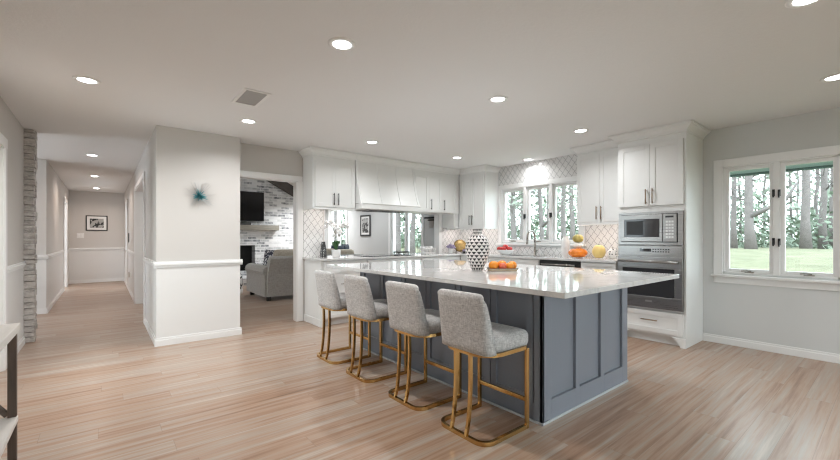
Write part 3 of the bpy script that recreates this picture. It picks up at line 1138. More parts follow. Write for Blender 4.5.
# ---- base cabinets
ZB = 0.885
def base_unit(name, label, face, c, u0, u1, depth, drawers=None, doors=0, mat_h=None, group='white base cabinets', end=None):
    if face == 'x-':
        loc = (c + depth / 2, (u0 + u1) / 2, 0)
    else:
        loc = ((u0 + u1) / 2, c + depth / 2, 0)
    r = thing(name, label, 'cabinet', loc, group)
    m = MB()
    m.fbox(face, c, u0 + 0.001, u1 - 0.001, -depth, 0, 0.10, ZB)
    m.build('carcass', CW, r)
    m = MB(); m.fbox(face, c, u0 + 0.001, u1 - 0.001, -0.08, -0.06, 0, 0.10); m.build('toe_kick', CW, r)
    mat_h = mat_h or M['bronze']
    if drawers:
        for z0, z1 in drawers:
            d = shaker(r, 'drawer', face, c, u0 + 0.008, u1 - 0.008, z0, z1, CW, fr=0.045)
            bar_handle(d, face, (c - 0.02), (u0 + u1) / 2, (z0 + z1) / 2 + 0.01, min(0.17, (u1 - u0) * 0.5), mat_h, False)
    if doors:
        top = min([z0 for z0, z1 in drawers], default=0.87) if drawers else 0.87
        wd = (u1 - u0 - 0.016) / doors
        for i in range(doors):
            a = u0 + 0.008 + i * wd
            d = shaker(r, 'door', face, c, a, a + wd, 0.11, top, CW)
            hu = a + wd - 0.035 if i % 2 == 0 else a + 0.035
            bar_handle(d, face, c - 0.02, hu, top - 0.13, 0.17, mat_h)
    return r

D3 = ((0.70, 0.872), (0.405, 0.70), (0.11, 0.405))
base_unit('base_cabinet', 'white drawer base cabinet beside the oven cabinet under the yellow pumpkin', 'x-', XF, 2.172, 2.64, XW - XF - 0.01, D3)
base_unit('base_cabinet', 'white sink base cabinet below the faucet', 'x-', XF, 3.26, 4.20, XW - XF - 0.01, None, 2)
base_unit('base_cabinet', 'white corner base cabinet below the bowl of apples', 'x-', XF, 4.20, 4.84, XW - XF - 0.01, ((0.70, 0.872),), 1)
YP = 4.86
pe = base_unit('base_cabinet', 'white drawer base cabinet at the open end of the pass-through counter', 'y-', YP, 2.262, 2.95, 0.55, D3, mat_h=M['nickel'])
base_unit('base_cabinet', 'white wide drawer base cabinet under the cooktop', 'y-', YP, 2.95, 3.95, 0.55, D3, mat_h=M['nickel'])
base_unit('base_cabinet', 'white base cabinet between the cooktop and the corner of the counters', 'y-', YP, 3.95, 4.84, 0.55, ((0.70, 0.872),), 2, mat_h=M['nickel'])
m = MB()
m.box(2.246, 2.262, YP - 0.02, YW2 - 0.012, 0, ZB, 0.002)
m.box(2.234, 2.246, YP - 0.022, YW2 - 0.014, 0, 0.10, 0.003)
m.box(2.238, 2.246, YP - 0.02, YP + 0.06, 0.10, ZB, 0.002)
m.build('end_panel', CW, pe)

# dishwasher
dw = thing('dishwasher', 'stainless dishwasher under the sink counter behind the island', 'dishwasher', (5.1, 2.95, 0))
m = MB(); m.box(XF, XW - 0.03, 2.645, 3.255, 0.02, ZB - 0.003); m.build('body', M['dark_metal'], dw)
m = MB(); m.box(XF - 0.025, XF, 2.648, 3.252, 0.11, 0.80, 0.003); dd = m.build('door', M['steel'], dw)
m = MB(); m.tube([(XF - 0.06, 2.70, 0.825), (XF - 0.06, 3.20, 0.825)], 0.011, 8)
for u in (2.74, 3.16):
    m.tube([(XF - 0.02, u, 0.825), (XF - 0.06, u, 0.825)], 0.008, 6)
m.build('handle', M['steel'], dd, smooth=True)
m = MB(); m.box(XF - 0.022, XF, 2.648, 3.252, 0.802, 0.878, 0.003); m.build('control_panel', M['black'], dw)

# counters
ct = MB()
ct.box(XF - 0.045, XW - 0.009, 2.171, 3.36, ZB, 0.915, 0.003)
ct.box(XF - 0.045, 4.95, 3.36, 4.10, ZB, 0.915, 0.003)
ct.box(5.24, XW - 0.009, 3.36, 4.10, ZB, 0.915, 0.003)
ct.box(XF - 0.045, XW - 0.009, 4.10, YW2 - 0.009, ZB, 0.915, 0.003)
tag(ct.build('countertop', M['quartz']), 'pale stone countertop along the sink wall under the window', 'countertop')
ct = MB()
ct.box(2.215, XF - 0.046, YP - 0.045, YW2 - 0.009, ZB, 0.915, 0.003)
ct.box(2.566, 4.846, YW2 - 0.009, 5.66, ZB + 0.002, 0.915, 0.003)
tag(ct.build('countertop', M['quartz']), 'pale stone pass-through countertop under the range hood', 'countertop')
sk = MB()
sk.box(4.95, 5.24, 3.36, 4.10, 0.68, 0.70)
for a in ((4.95, 4.96, 3.36, 4.10), (5.23, 5.24, 3.36, 4.10), (4.96, 5.23, 3.36, 3.37), (4.96, 5.23, 4.09, 4.10)):
    sk.box(*a, 0.70, 0.912)
tag(sk.build('sink_basin', M['steel']), 'steel undermount sink basin set in the counter under the window', 'sink')
# faucet
fa = thing('faucet', 'bronze gooseneck faucet standing behind the sink under the window', 'faucet', (5.28, 3.63, 0.915))
m = MB(); m.lathe([(0.028, 0), (0.028, 0.006), (0.02, 0.012), (0.018, 0.11), (0.014, 0.12)], 16, (5.28, 3.63, 0.915)); m.build('base', M['nickel'], fa, True)
pts = [(5.28, 3.63, 1.03), (5.28, 3.63, 1.20)]
for k in range(1, 12):
    a = PI * k / 12 * 1.08
    pts.append((5.28 - 0.10 * (1 - math.cos(a)), 3.63, 1.20 + 0.10 * math.sin(a)))
pts.append((5.078, 3.63, 1.15))
m = MB(); m.tube(pts, 0.016, 10); m.build('spout', M['nickel'], fa, True)
m = MB(); m.tube([(5.078, 3.63, 1.155), (5.074, 3.63, 1.09)], [0.015, 0.018], 10); m.build('spray_head', M['nickel'], fa, True)
m = MB(); m.tube([(5.28, 3.61, 0.985), (5.28, 3.585, 0.99), (5.26, 3.54, 1.02)], [0.011, 0.009, 0.006], 8); m.build('lever', M['nickel'], fa, True)

# cooktop + trivet
ck = thing('cooktop', 'black glass cooktop set into the counter under the range hood', 'cooktop', (3.42, 5.13, 0.915))
m = MB(); m.box(3.02, 3.82, 4.93, 5.36, 0.9155, 0.922, 0.002); m.build('glass_top', M['black_glass'], ck)
for (x, y, r_) in ((3.2, 5.05, 0.075), (3.2, 5.25, 0.09), (3.62, 5.05, 0.09), (3.62, 5.25, 0.075)):
    m = MB()
    m.tube([(x + r_ * math.cos(a * PI / 12), y + r_ * math.sin(a * PI / 12), 0.9222) for a in range(24)], 0.0012, 4, closed=True)
    m.build('burner_ring', M['silver'], ck)
tv_ = thing('trivet', 'small black iron trivet on the pass-through counter beyond the cooktop', 'trivet', (4.03, 5.48, 0.915))
m = MB()
for k in range(5):
    m.box(3.92 + k * 0.05, 3.945 + k * 0.05, 5.40, 5.56, 0.945, 0.957, 0.002)
m.box(3.915, 4.15, 5.40, 5.415, 0.935, 0.947); m.box(3.915, 4.15, 5.545, 5.56, 0.935, 0.947)
m.build('grate', M['black'], tv_)
for x, y in ((3.925, 5.41), (4.135, 5.41), (3.925, 5.55), (4.135, 5.55)):
    m = MB(); m.tube([(x, y, 0.9155), (x, y, 0.937)], 0.008, 6); m.build('foot', M['black'], tv_)

# ------------------------------------------------------------------ island
IX0, IX1, IY0, IY1 = 2.16, 3.38, 1.43, 3.69
IB = M['island_blue']
isl = thing('kitchen_island', 'blue grey panelled kitchen island in the middle of the plank floor', 'kitchen island', ((IX0 + IX1) / 2, (IY0 + IY1) / 2, 0))
m = MB(); m.box(IX0 + 0.02, IX1 - 0.02, IY0 + 0.02, IY1 - 0.02, 0.0, 0.884); m.build('body', IB, isl)
# end panel with three recesses
m = MB()
f, c = 'y-', IY0 + 0.02
edges = [IX0, 2.265, 2.565, 2.62, 2.925, 2.98, 3.285, IX1]
for a, b in ((edges[0], edges[1]), (edges[2], edges[3]), (edges[4], edges[5]), (edges[6], edges[7])):
    m.fbox(f, c, a, b, 0, 0.02, 0.0, 0.884, 0.0015)
for a, b in ((edges[1], edges[2]), (edges[3], edges[4]), (edges[5], edges[6])):
    m.fbox(f, c, a, b, 0, 0.02, 0.0, 0.14, 0.0015)
    m.fbox(f, c, a, b, 0, 0.02, 0.80, 0.884, 0.0015)
m.build('end_panel', IB, isl)
m = MB()
f2, c2 = 'y+', IY1 - 0.02
m.fbox(f2, c2, IX0, IX0 + 0.1, 0, 0.02, 0, 0.884); m.fbox(f2, c2, IX1 - 0.1, IX1, 0, 0.02, 0, 0.884)
m.fbox(f2, c2, IX0 + 0.1, IX1 - 0.1, 0, 0.02, 0, 0.14); m.fbox(f2, c2, IX0 + 0.1, IX1 - 0.1, 0, 0.02, 0.8, 0.884)
m.build('end_panel', IB, isl)
# stool side: six shaker doors
nd = 6
wy = (IY1 - 0.03 - (IY0 + 0.07)) / nd
for i in range(nd):
    a = IY0 + 0.07 + i * wy
    shaker(isl, 'door', 'x-', IX0 + 0.02, a + 0.003, a + wy - 0.003, 0.115, 0.87, IB, fr=0.05, recess=0.015)
for ya, yb in ((IY0, IY0 + 0.066), (IY1 - 0.027, IY1)):
    m = MB(); m.fbox('x-', IX0 + 0.02, ya, yb, 0, 0.02, 0, 0.884, 0.0015)
    m.build('corner_post', IB, isl)
# kitchen side
for i in range(4):
    a = IY0 + 0.02 + i * (IY1 - IY0 - 0.04) / 4
    b = a + (IY1 - IY0 - 0.04) / 4
    mm = MB()
    mm.box(IX1 - 0.02, IX1, a + 0.004, b - 0.004, 0.11, 0.87, 0.002)
    mm.build('door', IB, isl)
m = MB()
m.fbox('y-', IY0, IX0 - 0.010, IX1, 0, 0.010, 0, 0.016, 0.004)
m.fbox('x-', IX0, IY0 - 0.010, IY1, 0, 0.010, 0, 0.016, 0.004)
m.build('shoe_moulding', M['shoe_highlight'], isl)
sl = MB()
sl.box(1.785, 3.385, 1.055, 3.74, 0.8855, 0.916, 0.003)
tag(sl.build('island_countertop', M['quartz']), 'large pale polished stone countertop overhanging the blue grey island', 'countertop')


# ------------------------------------------------------------------ bar stools
def rrect(x0, x1, y0, y1, rb, rf, n=6):
    """rounded rectangle loop, rb = radius of the two back (x0) corners, rf of the front ones"""
    pts = []
    for cx, cy, r_, a0 in ((x1 - rf, y1 - rf, rf, 0), (x0 + rb, y1 - rb, rb, PI / 2), (x0 + rb, y0 + rb, rb, PI), (x1 - rf, y0 + rf, rf, 1.5 * PI)):
        for k in range(n + 1):
            a = a0 + PI / 2 * k / n
            pts.append((cx + r_ * math.cos(a), cy + r_ * math.sin(a)))
    return pts


def flatbar(mb, path, wd, th, closed=False):
    """bar of rectangular section swept along a path; wd across in plan, th vertical"""
    P = [Vector(p) for p in path]
    N = len(P)
    rings = []
    for i in range(N):
        if closed:
            d = P[(i + 1) % N] - P[i - 1]
        else:
            d = P[min(i + 1, N - 1)] - P[max(i - 1, 0)]
        d.z = 0
        if d.length < 1e-6:
            d = Vector((1, 0, 0))
        d.normalize()
        nrm = Vector((-d.y, d.x, 0)) * (wd / 2)
        up = Vector((0, 0, th / 2))
        rings.append([P[i] - nrm - up, P[i] + nrm - up, P[i] + nrm + up, P[i] - nrm + up])
    if closed:
        rings.append(rings[0])
    mb.quadring(rings, cap=not closed)
    return mb


def make_stool(label, loc):
    s = thing('bar_stool', label, 'bar stool', (0, 0, 0), 'bar stools along the island')
    G, F = M['gold'], M['stool_fabric']
    x0, x1, hw = -0.220, 0.174, 0.198
    # base: U on the floor
    path = [(x1, hw, 0.0125)]
    for k in range(9):
        a = PI / 2 + PI / 2 * k / 8
        path.append((x0 + 0.075 + 0.075 * math.cos(a), hw - 0.075 + 0.075 * math.sin(a), 0.0125))
    for k in range(9):
        a = PI + PI / 2 * k / 8
        path.append((x0 + 0.075 + 0.075 * math.cos(a), -hw + 0.075 + 0.075 * math.sin(a), 0.0125))
    path.append((x1, -hw, 0.0125))
    m = MB(); flatbar(m, path, 0.020, 0.025); m.build('base_frame', G, s)
    for sy in (-1, 1):
        m = MB(); m.box(x1 - 0.012, x1 + 0.012, sy * hw - 0.010, sy * hw + 0.010, 0.0, 0.50, 0.002); m.build('leg', G, s)
    for sy in (-1, 1):
        m = MB()
        pts = []
        for k in range(13):
            t = k / 12
            z_ = 0.025 + t * 0.47
            bow = -0.010 + 0.032 * (1 - math.exp(-t * 5.0)) + 0.012 * t - 0.03 * max(0, t - 0.62) ** 1.5
            pts.append((x0 + bow, sy * 0.062, z_))
        rings = [[(x - 0.010, y - 0.009, z_), (x + 0.010, y - 0.009, z_), (x + 0.010, y + 0.009, z_), (x - 0.010, y + 0.009, z_)] for x, y, z_ in pts]
        m.quadring(rings); m.build('upright', G, s)
    m = MB(); m.box(x1 - 0.009, x1 + 0.009, -hw + 0.01, hw - 0.01, 0.165, 0.19, 0.002); m.build('footrest', G, s)
    m = MB()
    flatbar(m, [(x, y, 0.505) for x, y in rrect(x0 + 0.022, x1 + 0.01, -hw + 0.0, hw - 0.0, 0.13, 0.03)], 0.014, 0.022, closed=True)
    m.build('seat_frame', G, s)
    # seat cushion
    rings = []
    for ins, z_ in ((0.03, 0.510), (0.006, 0.518), (0.0, 0.540), (0.0, 0.582), (0.010, 0.602), (0.035, 0.613), (0.10, 0.618), (0.16, 0.619)):
        rings.append([(x, y, z_) for x, y in rrect(x0 + 0.04 + ins, x1 + 0.045 - ins, -hw + ins, hw - ins, max(0.13 - ins * 0.6, 0.02), max(0.045 - ins * 0.3, 0.012))])
    m = MB(); m.quadring(rings); m.build('seat', F, s, smooth=True)
    # wrapped backrest
    nz, ns = 12, 20
    zb, zt = 0.512, 0.858
    def P(sv, t, inner):
        sgn = 1 if sv >= 0 else -1
        a = abs(sv)
        wrap = 0.030 * (1 - t) ** 1.2 + 0.050
        hwz = 0.207 - 0.012 * t
        # plan curve : superellipse from centre back round to the side
        ang = a * PI / 2
        ex = 0.42
        px = -(math.cos(ang) ** ex)
        py = math.sin(ang) ** ex
        th = 0.055 if inner else 0.0
        xb = x0 + 0.014 - 0.042 * t ** 1.1
        X = xb + wrap * (1 + px) + (th * (1 - a ** 3 * 0.9) if inner else 0)
        Y = sgn * (hwz * py - (0.050 * a ** 2.0 * (0.9 - 0.25 * t) if inner else 0))
        z_ = zb + (zt - zb) * t
        z_ -= 0.050 * (a ** 4) * t ** 3
        if inner and t > 0.9:
            z_ -= 0.004
        return (X, Y, z_)
    m = MB()
    rings = []
    for j in range(nz + 1):
        t = j / nz
        outer = [P(-1 + 2 * i / ns, t, False) for i in range(ns + 1)]
        inn = [P(1 - 2 * i / ns, t, True) for i in range(ns + 1)]
        rings.append(outer + inn)
    # soft rounded top edge
    top = rings[-1]
    cen = [((Vector(top[i]) + Vector(top[len(top) - 1 - i])) / 2) for i in range(len(top))]
    for k, dz in ((0.45, 0.010), (0.8, 0.014)):
        rings.append([tuple(Vector(p).lerp(q, k) + Vector((0, 0, dz))) for p, q in zip(top, cen)])
    m.quadring(rings)
    m.build('backrest', F, s, smooth=True)
    s.location = loc
    return s


st = make_stool('grey bar stool with gold frame nearest the open end of the island', (1.888, 1.675, 0))
copy_tree(st, (1.888, 2.270, 0), 'grey bar stool with gold frame, second from the open end of the island')
copy_tree(st, (1.888, 2.935, 0), 'grey bar stool with gold frame, third from the open end of the island')
copy_tree(st, (1.888, 3.540, 0), 'grey bar stool with gold frame farthest from the camera by the white counter')

# ------------------------------------------------------------------ things on the island
def lathe_thing(name, label, cat, mat, prof, c, n=32, wob=None, sub=0):
    m = MB(); m.lathe(prof, n, c, wob)
    return tag(m.build(name, mat, None, True, origin=c, subsurf=sub), label, cat)


prof = [(0.040, 0.0), (0.047, 0.004), (0.058, 0.03), (0.080, 0.085), (0.097, 0.14), (0.102, 0.18), (0.098, 0.22), (0.083, 0.262), (0.058, 0.292), (0.042, 0.305), (0.038, 0.315), (0.040, 0.345), (0.043, 0.352), (0.037, 0.352), (0.033, 0.33), (0.02, 0.31)]
lathe_thing('vase', 'large white vase with rows of black triangles on the island', 'vase', M['vase_tri'], prof, (2.46, 2.26, 0.916))
tr = thing('tray', 'oblong tan tray holding oranges on the island beside the patterned vase', 'tray', (2.592, 2.10, 0.916))
ca, sa = math.cos(math.radians(-38)), math.sin(math.radians(-38))
def loc_t(u, v_, z_, c=(2.592, 2.10)):
    return (c[0] + u * ca - v_ * sa, c[1] + u * sa + v_ * ca, z_)
m = MB()
m.quadring([[loc_t(x, y, z_) for x, y in rrect(-0.125 + i, 0.125 - i, -0.07 + i, 0.07 - i, 0.02, 0.02, 3)] for i, z_ in ((0.012, 0.9165), (0.0, 0.936), (0.006, 0.936), (0.016, 0.922))])
m.build('dish', M['tan_tray'], tr)
m = MB(); m.tube([loc_t(x, y, 0.937) for x, y in rrect(-0.124, 0.124, -0.069, 0.069, 0.02, 0.02, 3)], 0.003, 5, closed=True); m.build('rim', M['dark_metal'], tr)
ors = [(-0.080, -0.018, 0.958, 0.036, 'large orange at the left end of the tan tray'), (-0.005, -0.034, 0.951, 0.029, 'reddish small fruit at the front middle of the tan tray'),
       (0.055, -0.030, 0.953, 0.031, 'small orange at the front right of the tan tray'), (0.086, 0.012, 0.957, 0.035, 'large orange at the right end of the tan tray'),
       (0.005, 0.034, 0.966, 0.037, 'tallest orange at the back middle of the tan tray'), (-0.055, 0.045, 0.957, 0.033, 'orange at the back left of the tan tray')]
for u, v_, z_, r_, lb in ors:
    r_ *= 1.1
    p = loc_t(u, v_, 0.9225 + r_)
    fr_ = thing('orange', lb, 'fruit', (p[0], p[1], p[2] - r_), 'oranges on the tan tray')
    m = MB(); m.ball(p, r_, sz=0.94, dimple=0.05); m.build('peel', M['red_peel'] if 'reddish' in lb else M['orange_peel'], fr_, True)
    m = MB(); m.tube([(p[0], p[1], p[2] + r_ * 0.86), (p[0], p[1], p[2] + r_ * 0.97)], 0.003, 6); m.build('stalk', M['stem'], fr_)

# ------------------------------------------------------------------ things on the sink counter
ZK = 0.9155
bc = (5.14, 4.10)
lathe_thing('bowl', 'wide white bowl of red apples on the sink counter', 'bowl', M['ceramic'],
            [(0.06, 0), (0.065, 0.005), (0.11, 0.03), (0.148, 0.075), (0.153, 0.082), (0.145, 0.080), (0.105, 0.038), (0.05, 0.014), (0.01, 0.012)], (*bc, ZK))
ap = [(0, -0.075, 0.085), (-0.075, -0.02, 0.085), (-0.05, 0.065, 0.083), (0.04, 0.07, 0.083), (0.08, -0.01, 0.085), (0.0, 0.0, 0.120)]
al = ['red apple at the right rim of the white bowl', 'red apple at the front rim of the white bowl', 'red apple at the left rim of the white bowl', 'red apple at the back left of the white bowl', 'red apple at the back of the white bowl', 'red apple on top of the heap in the white bowl']
for (dx, dy, dz), lb in zip(ap, al):
    p = (bc[0] + dx * 1.15, bc[1] + dy * 1.15, ZK + dz + 0.012)
    fr_ = thing('apple', lb, 'fruit', (p[0], p[1], p[2] - 0.04), 'apples in the white bowl')
    m = MB(); m.ball(p, 0.046, sz=0.92, dimple=0.18); m.build('flesh', M['apple_red'], fr_, True)
    m = MB(); m.tube([(p[0], p[1], p[2] + 0.028), (p[0] + 0.004, p[1], p[2] + 0.046)], 0.002, 5); m.build('stalk', M['stem'], fr_)
vb = (5.22, 3.07)
lathe_thing('vase', 'tall plain white vase on the sink counter by the window', 'vase', M['ceramic'],
            [(0.05, 0), (0.054, 0.006), (0.06, 0.05), (0.062, 0.15), (0.058, 0.22), (0.046, 0.265), (0.034, 0.285), (0.032, 0.30), (0.036, 0.305), (0.028, 0.302), (0.026, 0.28), (0.01, 0.27)], (*vb, ZK))


def rib(k, a=0.07):
    return lambda t: 1 - a * abs(math.sin(k * t / 2)) ** 0.5 * 0 - a * (abs(math.cos(k * t / 2)) ** 6)


pb = (5.10, 2.815)
def pumpkin(name, label, mat, c, r_, sz, k=9, stem=0.03, a=0.09):
    t = thing(name, label, 'pumpkin', c, None)
    m = MB(); m.ball((c[0], c[1], c[2] + r_ * sz * 0.97), r_, sz=sz, n=48, m=14, wob=rib(k, a), dimple=0.12); m.build('flesh', mat, t, True)
    zt = c[2] + r_ * sz * 1.82
    m = MB(); m.tube([(c[0], c[1], zt - 0.012), (c[0] + 0.003, c[1], zt + stem * 0.5), (c[0] + 0.012, c[1] + 0.004, zt + stem)], [0.010, 0.007, 0.006], 7); m.build('stem', M['stem'], t, True)
    return t
pumpkin('pumpkin', 'mottled orange pumpkin at the bottom of the stack beside the white vase', M['pumpkin_orange'], (*pb, ZK), 0.125, 0.56, 10, 0.004)
pumpkin('pumpkin', 'small white pumpkin in the middle of the pumpkin stack', M['pumpkin_white'], (*pb, ZK + 0.132), 0.072, 0.55, 9, 0.003)
pumpkin('gourd', 'green and gold gourd on top of the pumpkin stack', M['gourd'], (*pb, ZK + 0.207), 0.072, 0.86, 8, 0.02)
pumpkin('pumpkin', 'round yellow pumpkin on the counter beside the oven cabinet', M['pumpkin_yellow'], (5.10, 2.52, ZK), 0.084, 1.16, 11, 0.012, 0.05)
pumpkin('pumpkin', 'small white pumpkin with black dots next to the oven cabinet', M['polka'], (5.10, 2.345, ZK), 0.062, 1.2, 8, 0.012, 0.03)

# corner: lilac pot, gold dish, small posy
def flowers(mb, c, r_, n, s, rng):
    for _ in range(n):
        a, b = rng.uniform(0, 2 * PI), rng.uniform(0, 1)
        q = r_ * math.sqrt(b)
        mb.ball((c[0] + q * math.cos(a), c[1] + q * math.sin(a), c[2] + rng.uniform(0, 1) * r_ * 0.8 * (1 - b * 0.6)), s, n=6, m=4)
fp_ = thing('potted_flowers', 'pale pot of lilac flowers in the counter corner', 'plant', (4.97, 5.22, ZK))
m = MB(); m.lathe([(0.045, 0), (0.055, 0.08), (0.06, 0.085), (0.05, 0.08), (0.01, 0.075)], 18, (4.97, 5.22, ZK)); m.build('pot', M['ceramic'], fp_, True)
m = MB(); flowers(m, (4.97, 5.22, ZK + 0.09), 0.085, 60, 0.014, R); m.build('blossoms', M['lilac'], fp_, True)
gd = thing('gold_dish', 'round gold dish propped on a stand in the counter corner', 'dish', (5.16, 5.17, ZK))
b = MB(); b.lathe([(0.001, 0.018), (0.05, 0.012), (0.09, 0.004), (0.115, -0.012), (0.119, -0.008), (0.09, 0.010), (0.05, 0.020), (0.001, 0.026)], 32)
m = MB(); m.merge(b.bm, Matrix.Translation((5.16, 5.17, ZK + 0.135)) @ Vector((-0.62, -0.72, 0.30)).to_track_quat('Z', 'Y').to_matrix().to_4x4()); m.build('plate', M['gold_dish'], gd, True)
m = MB()
for s_ in (-0.04, 0.04):
    m.tube([(5.11 + s_, 5.13 - s_, ZK + 0.004), (5.13 + s_, 5.16 - s_, ZK + 0.05), (5.19 + s_, 5.24 - s_, ZK + 0.004)], 0.005, 6)
m.build('stand', M['black'], gd)
ps = thing('potted_flowers', 'tiny dark pot of violet flowers in front of the gold dish', 'plant', (5.08, 4.98, ZK))
m = MB(); m.lathe([(0.025, 0), (0.032, 0.035), (0.028, 0.035), (0.01, 0.03)], 14, (5.08, 4.98, ZK)); m.build('pot', M['black'], ps, True)
m = MB(); flowers(m, (5.08, 4.98, ZK + 0.04), 0.04, 22, 0.010, R); m.build('blossoms', M['lilac'], ps, True)

# ------------------------------------------------------------------ things on the pass-through counter
cv = (2.475, 5.27)
lathe_thing('vase', 'dark tapered vase with pale checks beside the orchid', 'vase', M['vase_check'],
            [(0.045, 0), (0.048, 0.01), (0.046, 0.06), (0.036, 0.15), (0.027, 0.205), (0.030, 0.222), (0.022, 0.22), (0.018, 0.19), (0.005, 0.18)], (*cv, ZK))
oc = (2.62, 5.16)
orc = thing('potted_orchid', 'white orchid in a white pot on the pass-through counter', 'plant', (*oc, ZK))
m = MB(); m.lathe([(0.055, 0), (0.060, 0.005), (0.066, 0.10), (0.068, 0.105), (0.058, 0.103), (0.055, 0.09), (0.002, 0.088)], 24, (*oc, ZK)); m.build('pot', M['ceramic'], orc, True)
def leafblade(mb, base, direc, length, width, bend, lift):
    """a thick curved strap leaf"""
    d = Vector((direc[0], direc[1], 0)).normalized()
    sd = Vector((-d.y, d.x, 0))
    rings = []
    for k in range(8):
        t = k / 7
        p = Vector(base) + d * length * t * (0.4 + 0.6 * bend) + Vector((0, 0, lift * math.sin(t * PI * 0.72)))
        wd = width * (0.25 + math.sin(min(1, t * 1.05) * PI) ** 0.7) * 0.55 if t < 0.999 else width * 0.06
        rings.append([p - sd * wd, p + Vector((0, 0, -0.006)), p + sd * wd, p + Vector((0, 0, 0.003))])
    mb.quadring(rings)
for a, ln, lf in ((200, 0.10, 0.13), (235, 0.06, 0.15), (20, 0.09, 0.14), (330, 0.08, 0.15), (290, 0.05, 0.12), (100, 0.10, 0.10)):
    m = MB(); leafblade(m, (oc[0], oc[1], ZK + 0.085), (math.cos(math.radians(a)), math.sin(math.radians(a))), ln, 0.045, 0.7, lf); m.build('leaf', M['leaf'], orc, True)
for i, (dx, tip) in enumerate(((0.0, -0.17), (0.02, 0.14))):
    pts = []
    for k in range(12):
        t = k / 11
        pts.append((oc[0] + dx + tip * t ** 2.4, oc[1] - 0.03 * t ** 2, ZK + 0.08 + 0.40 * math.sin(t * PI * 0.62)))
    m = MB(); m.tube(pts, 0.003, 6); st_ = m.build('stem', M['stem'], orc, True)
    for k in range(4, 12):
        for q_ in range(2):
            p = Vector(pts[k]) + Vector((R.uniform(-0.035, 0.035), R.uniform(-0.03, 0.03), R.uniform(-0.035, 0.035)))
            m = MB()
            tx = R.uniform(-0.4, 0.4)
            m.ball(p, 0.009, n=7, m=5)
            for q in range(5):
                a = 2 * PI * q / 5 + 0.3
                tilt = Matrix.Translation(p) @ Matrix.Rotation(tx, 4, 'X') @ Matrix.Rotation(a, 4, 'Y')
                b = MB(); b.ball((0, 0, 0.019), 0.017, sx=0.8, sy=0.22, sz=1.0, n=7, m=5)
                m.merge(b.bm, tilt)
            m.build('flower', M['petal'], st_, True)
# white slatted basket of cups
bk = thing('basket', 'white slatted basket on the pass-through counter beside the corner', 'basket', (4.62, 5.50, ZK))
m = MB()
for k in range(9):
    x = 4.47 + k * 0.0375
    for y in (5.43, 5.57):
        m.tube([(x, y, ZK + 0.004), (x, y, ZK + 0.085)], 0.005, 5)
for y in (5.43, 5.57):
    for z_ in (ZK + 0.005, ZK + 0.085):
        m.tube([(4.465, y, z_), (4.775, y, z_)], 0.006, 6)
for x in (4.467, 4.773):
    for z_ in (ZK + 0.005, ZK + 0.085):
        m.tube([(x, 5.43, z_), (x, 5.57, z_)], 0.006, 6)
m.box(4.47, 4.77, 5.435, 5.565, ZK + 0.001, ZK + 0.006)
m.build('slats', M['ceramic'], bk)
for i, (x, lb) in enumerate(((4.52, 'white cup at the left of the white slatted basket'), (4.615, 'white cup in the middle of the white slatted basket'), (4.71, 'white cup at the right of the white slatted basket'))):
    cu = thing('cup', lb, 'cup', (x, 5.5, ZK + 0.007), 'cups in the slatted basket')
    m = MB(); m.lathe([(0.028, 0), (0.038, 0.06), (0.041, 0.115), (0.037, 0.113), (0.033, 0.05), (0.005, 0.01)], 18, (x, 5.5, ZK + 0.007)); m.build('body', M['ceramic'], cu, True)
    m = MB(); m.tube([(x + 0.036, 5.5 - 0.012, ZK + 0.10), (x + 0.058, 5.5 - 0.018, ZK + 0.085), (x + 0.055, 5.5 - 0.018, ZK + 0.055), (x + 0.034, 5.5 - 0.01, ZK + 0.045)], 0.004, 6); m.build('handle', M['ceramic'], cu, True)

# ------------------------------------------------------------------ left console table
ct_ = thing('console_table', 'console table with whitewashed top and dark legs against the left wall', 'table', (-0.5, 2.1, 0))
tx0, tx1, ty0, ty1 = -0.69, -0.327, 1.35, 2.82
m = MB(); m.box(tx0, tx1, ty0, ty1, 0.722, 0.76, 0.003); m.build('tabletop', M['white_wood'], ct_)
m = MB(); m.box(tx0 + 0.015, tx1 - 0.006, ty0 + 0.02, ty1 - 0.02, 0.27, 0.30, 0.003); m.build('shelf', M['white_wood'], ct_)
for x in (tx0 + 0.012, tx1 - 0.042):
    for y in (ty0 + 0.012, ty1 - 0.044):
        m = MB(); m.box(x, x + 0.032, y, y + 0.032, 0, 0.722, 0.003); m.build('leg', M['dark_wood'], ct_)
for y in (ty0 + 0.016, ty1 - 0.040):
    for z0, z1 in ((0.31, 0.715), (0.715, 0.31)):
        m = MB()
        a = Vector((tx0 + 0.046, y + 0.012, z0)); b_ = Vector((tx1 - 0.044, y + 0.012, z1))
        m.tube([a, a.lerp(b_, 0.5) + Vector((0, 0, 0)), b_], 0.015, 4); m.build('brace', M['dark_wood'], ct_)

# ------------------------------------------------------------------ wall decoration
sb = thing('starburst_ornament', 'teal metal starburst ornament on the white projecting wall', 'wall ornament', (0.862, YW1, 1.66))
cx, cz = 0.862, 1.675
m = MB(); rg = random.Random(3)
for k in range(46):
    a = rg.uniform(0, 2 * PI); e = rg.uniform(0.15, 1.35)
    r_ = rg.uniform(0.04, 0.10)
    d = Vector((math.cos(a) * math.sin(e), -math.cos(e), math.sin(a) * math.sin(e)))
    p = Vector((cx, YW1 - 0.012, cz))
    m.tube([p, p + d * r_ * 0.6, p + d * r_], [0.004, 0.005, 0.0012], 5)
m.build('teal_spikes', M['teal_metal'], sb)
m = MB()
for k in range(34):
    a = rg.uniform(0, 2 * PI); e = rg.uniform(1.1, 1.5)
    r_ = rg.uniform(0.12, 0.19)
    d = Vector((math.cos(a) * math.sin(e), -math.cos(e), math.sin(a) * math.sin(e)))
    p = Vector((cx, YW1 - 0.010, cz))
    m.tube([p, p + d * r_], [0.003, 0.0018], 5)
m.build('silver_spikes', M['silver'], sb)


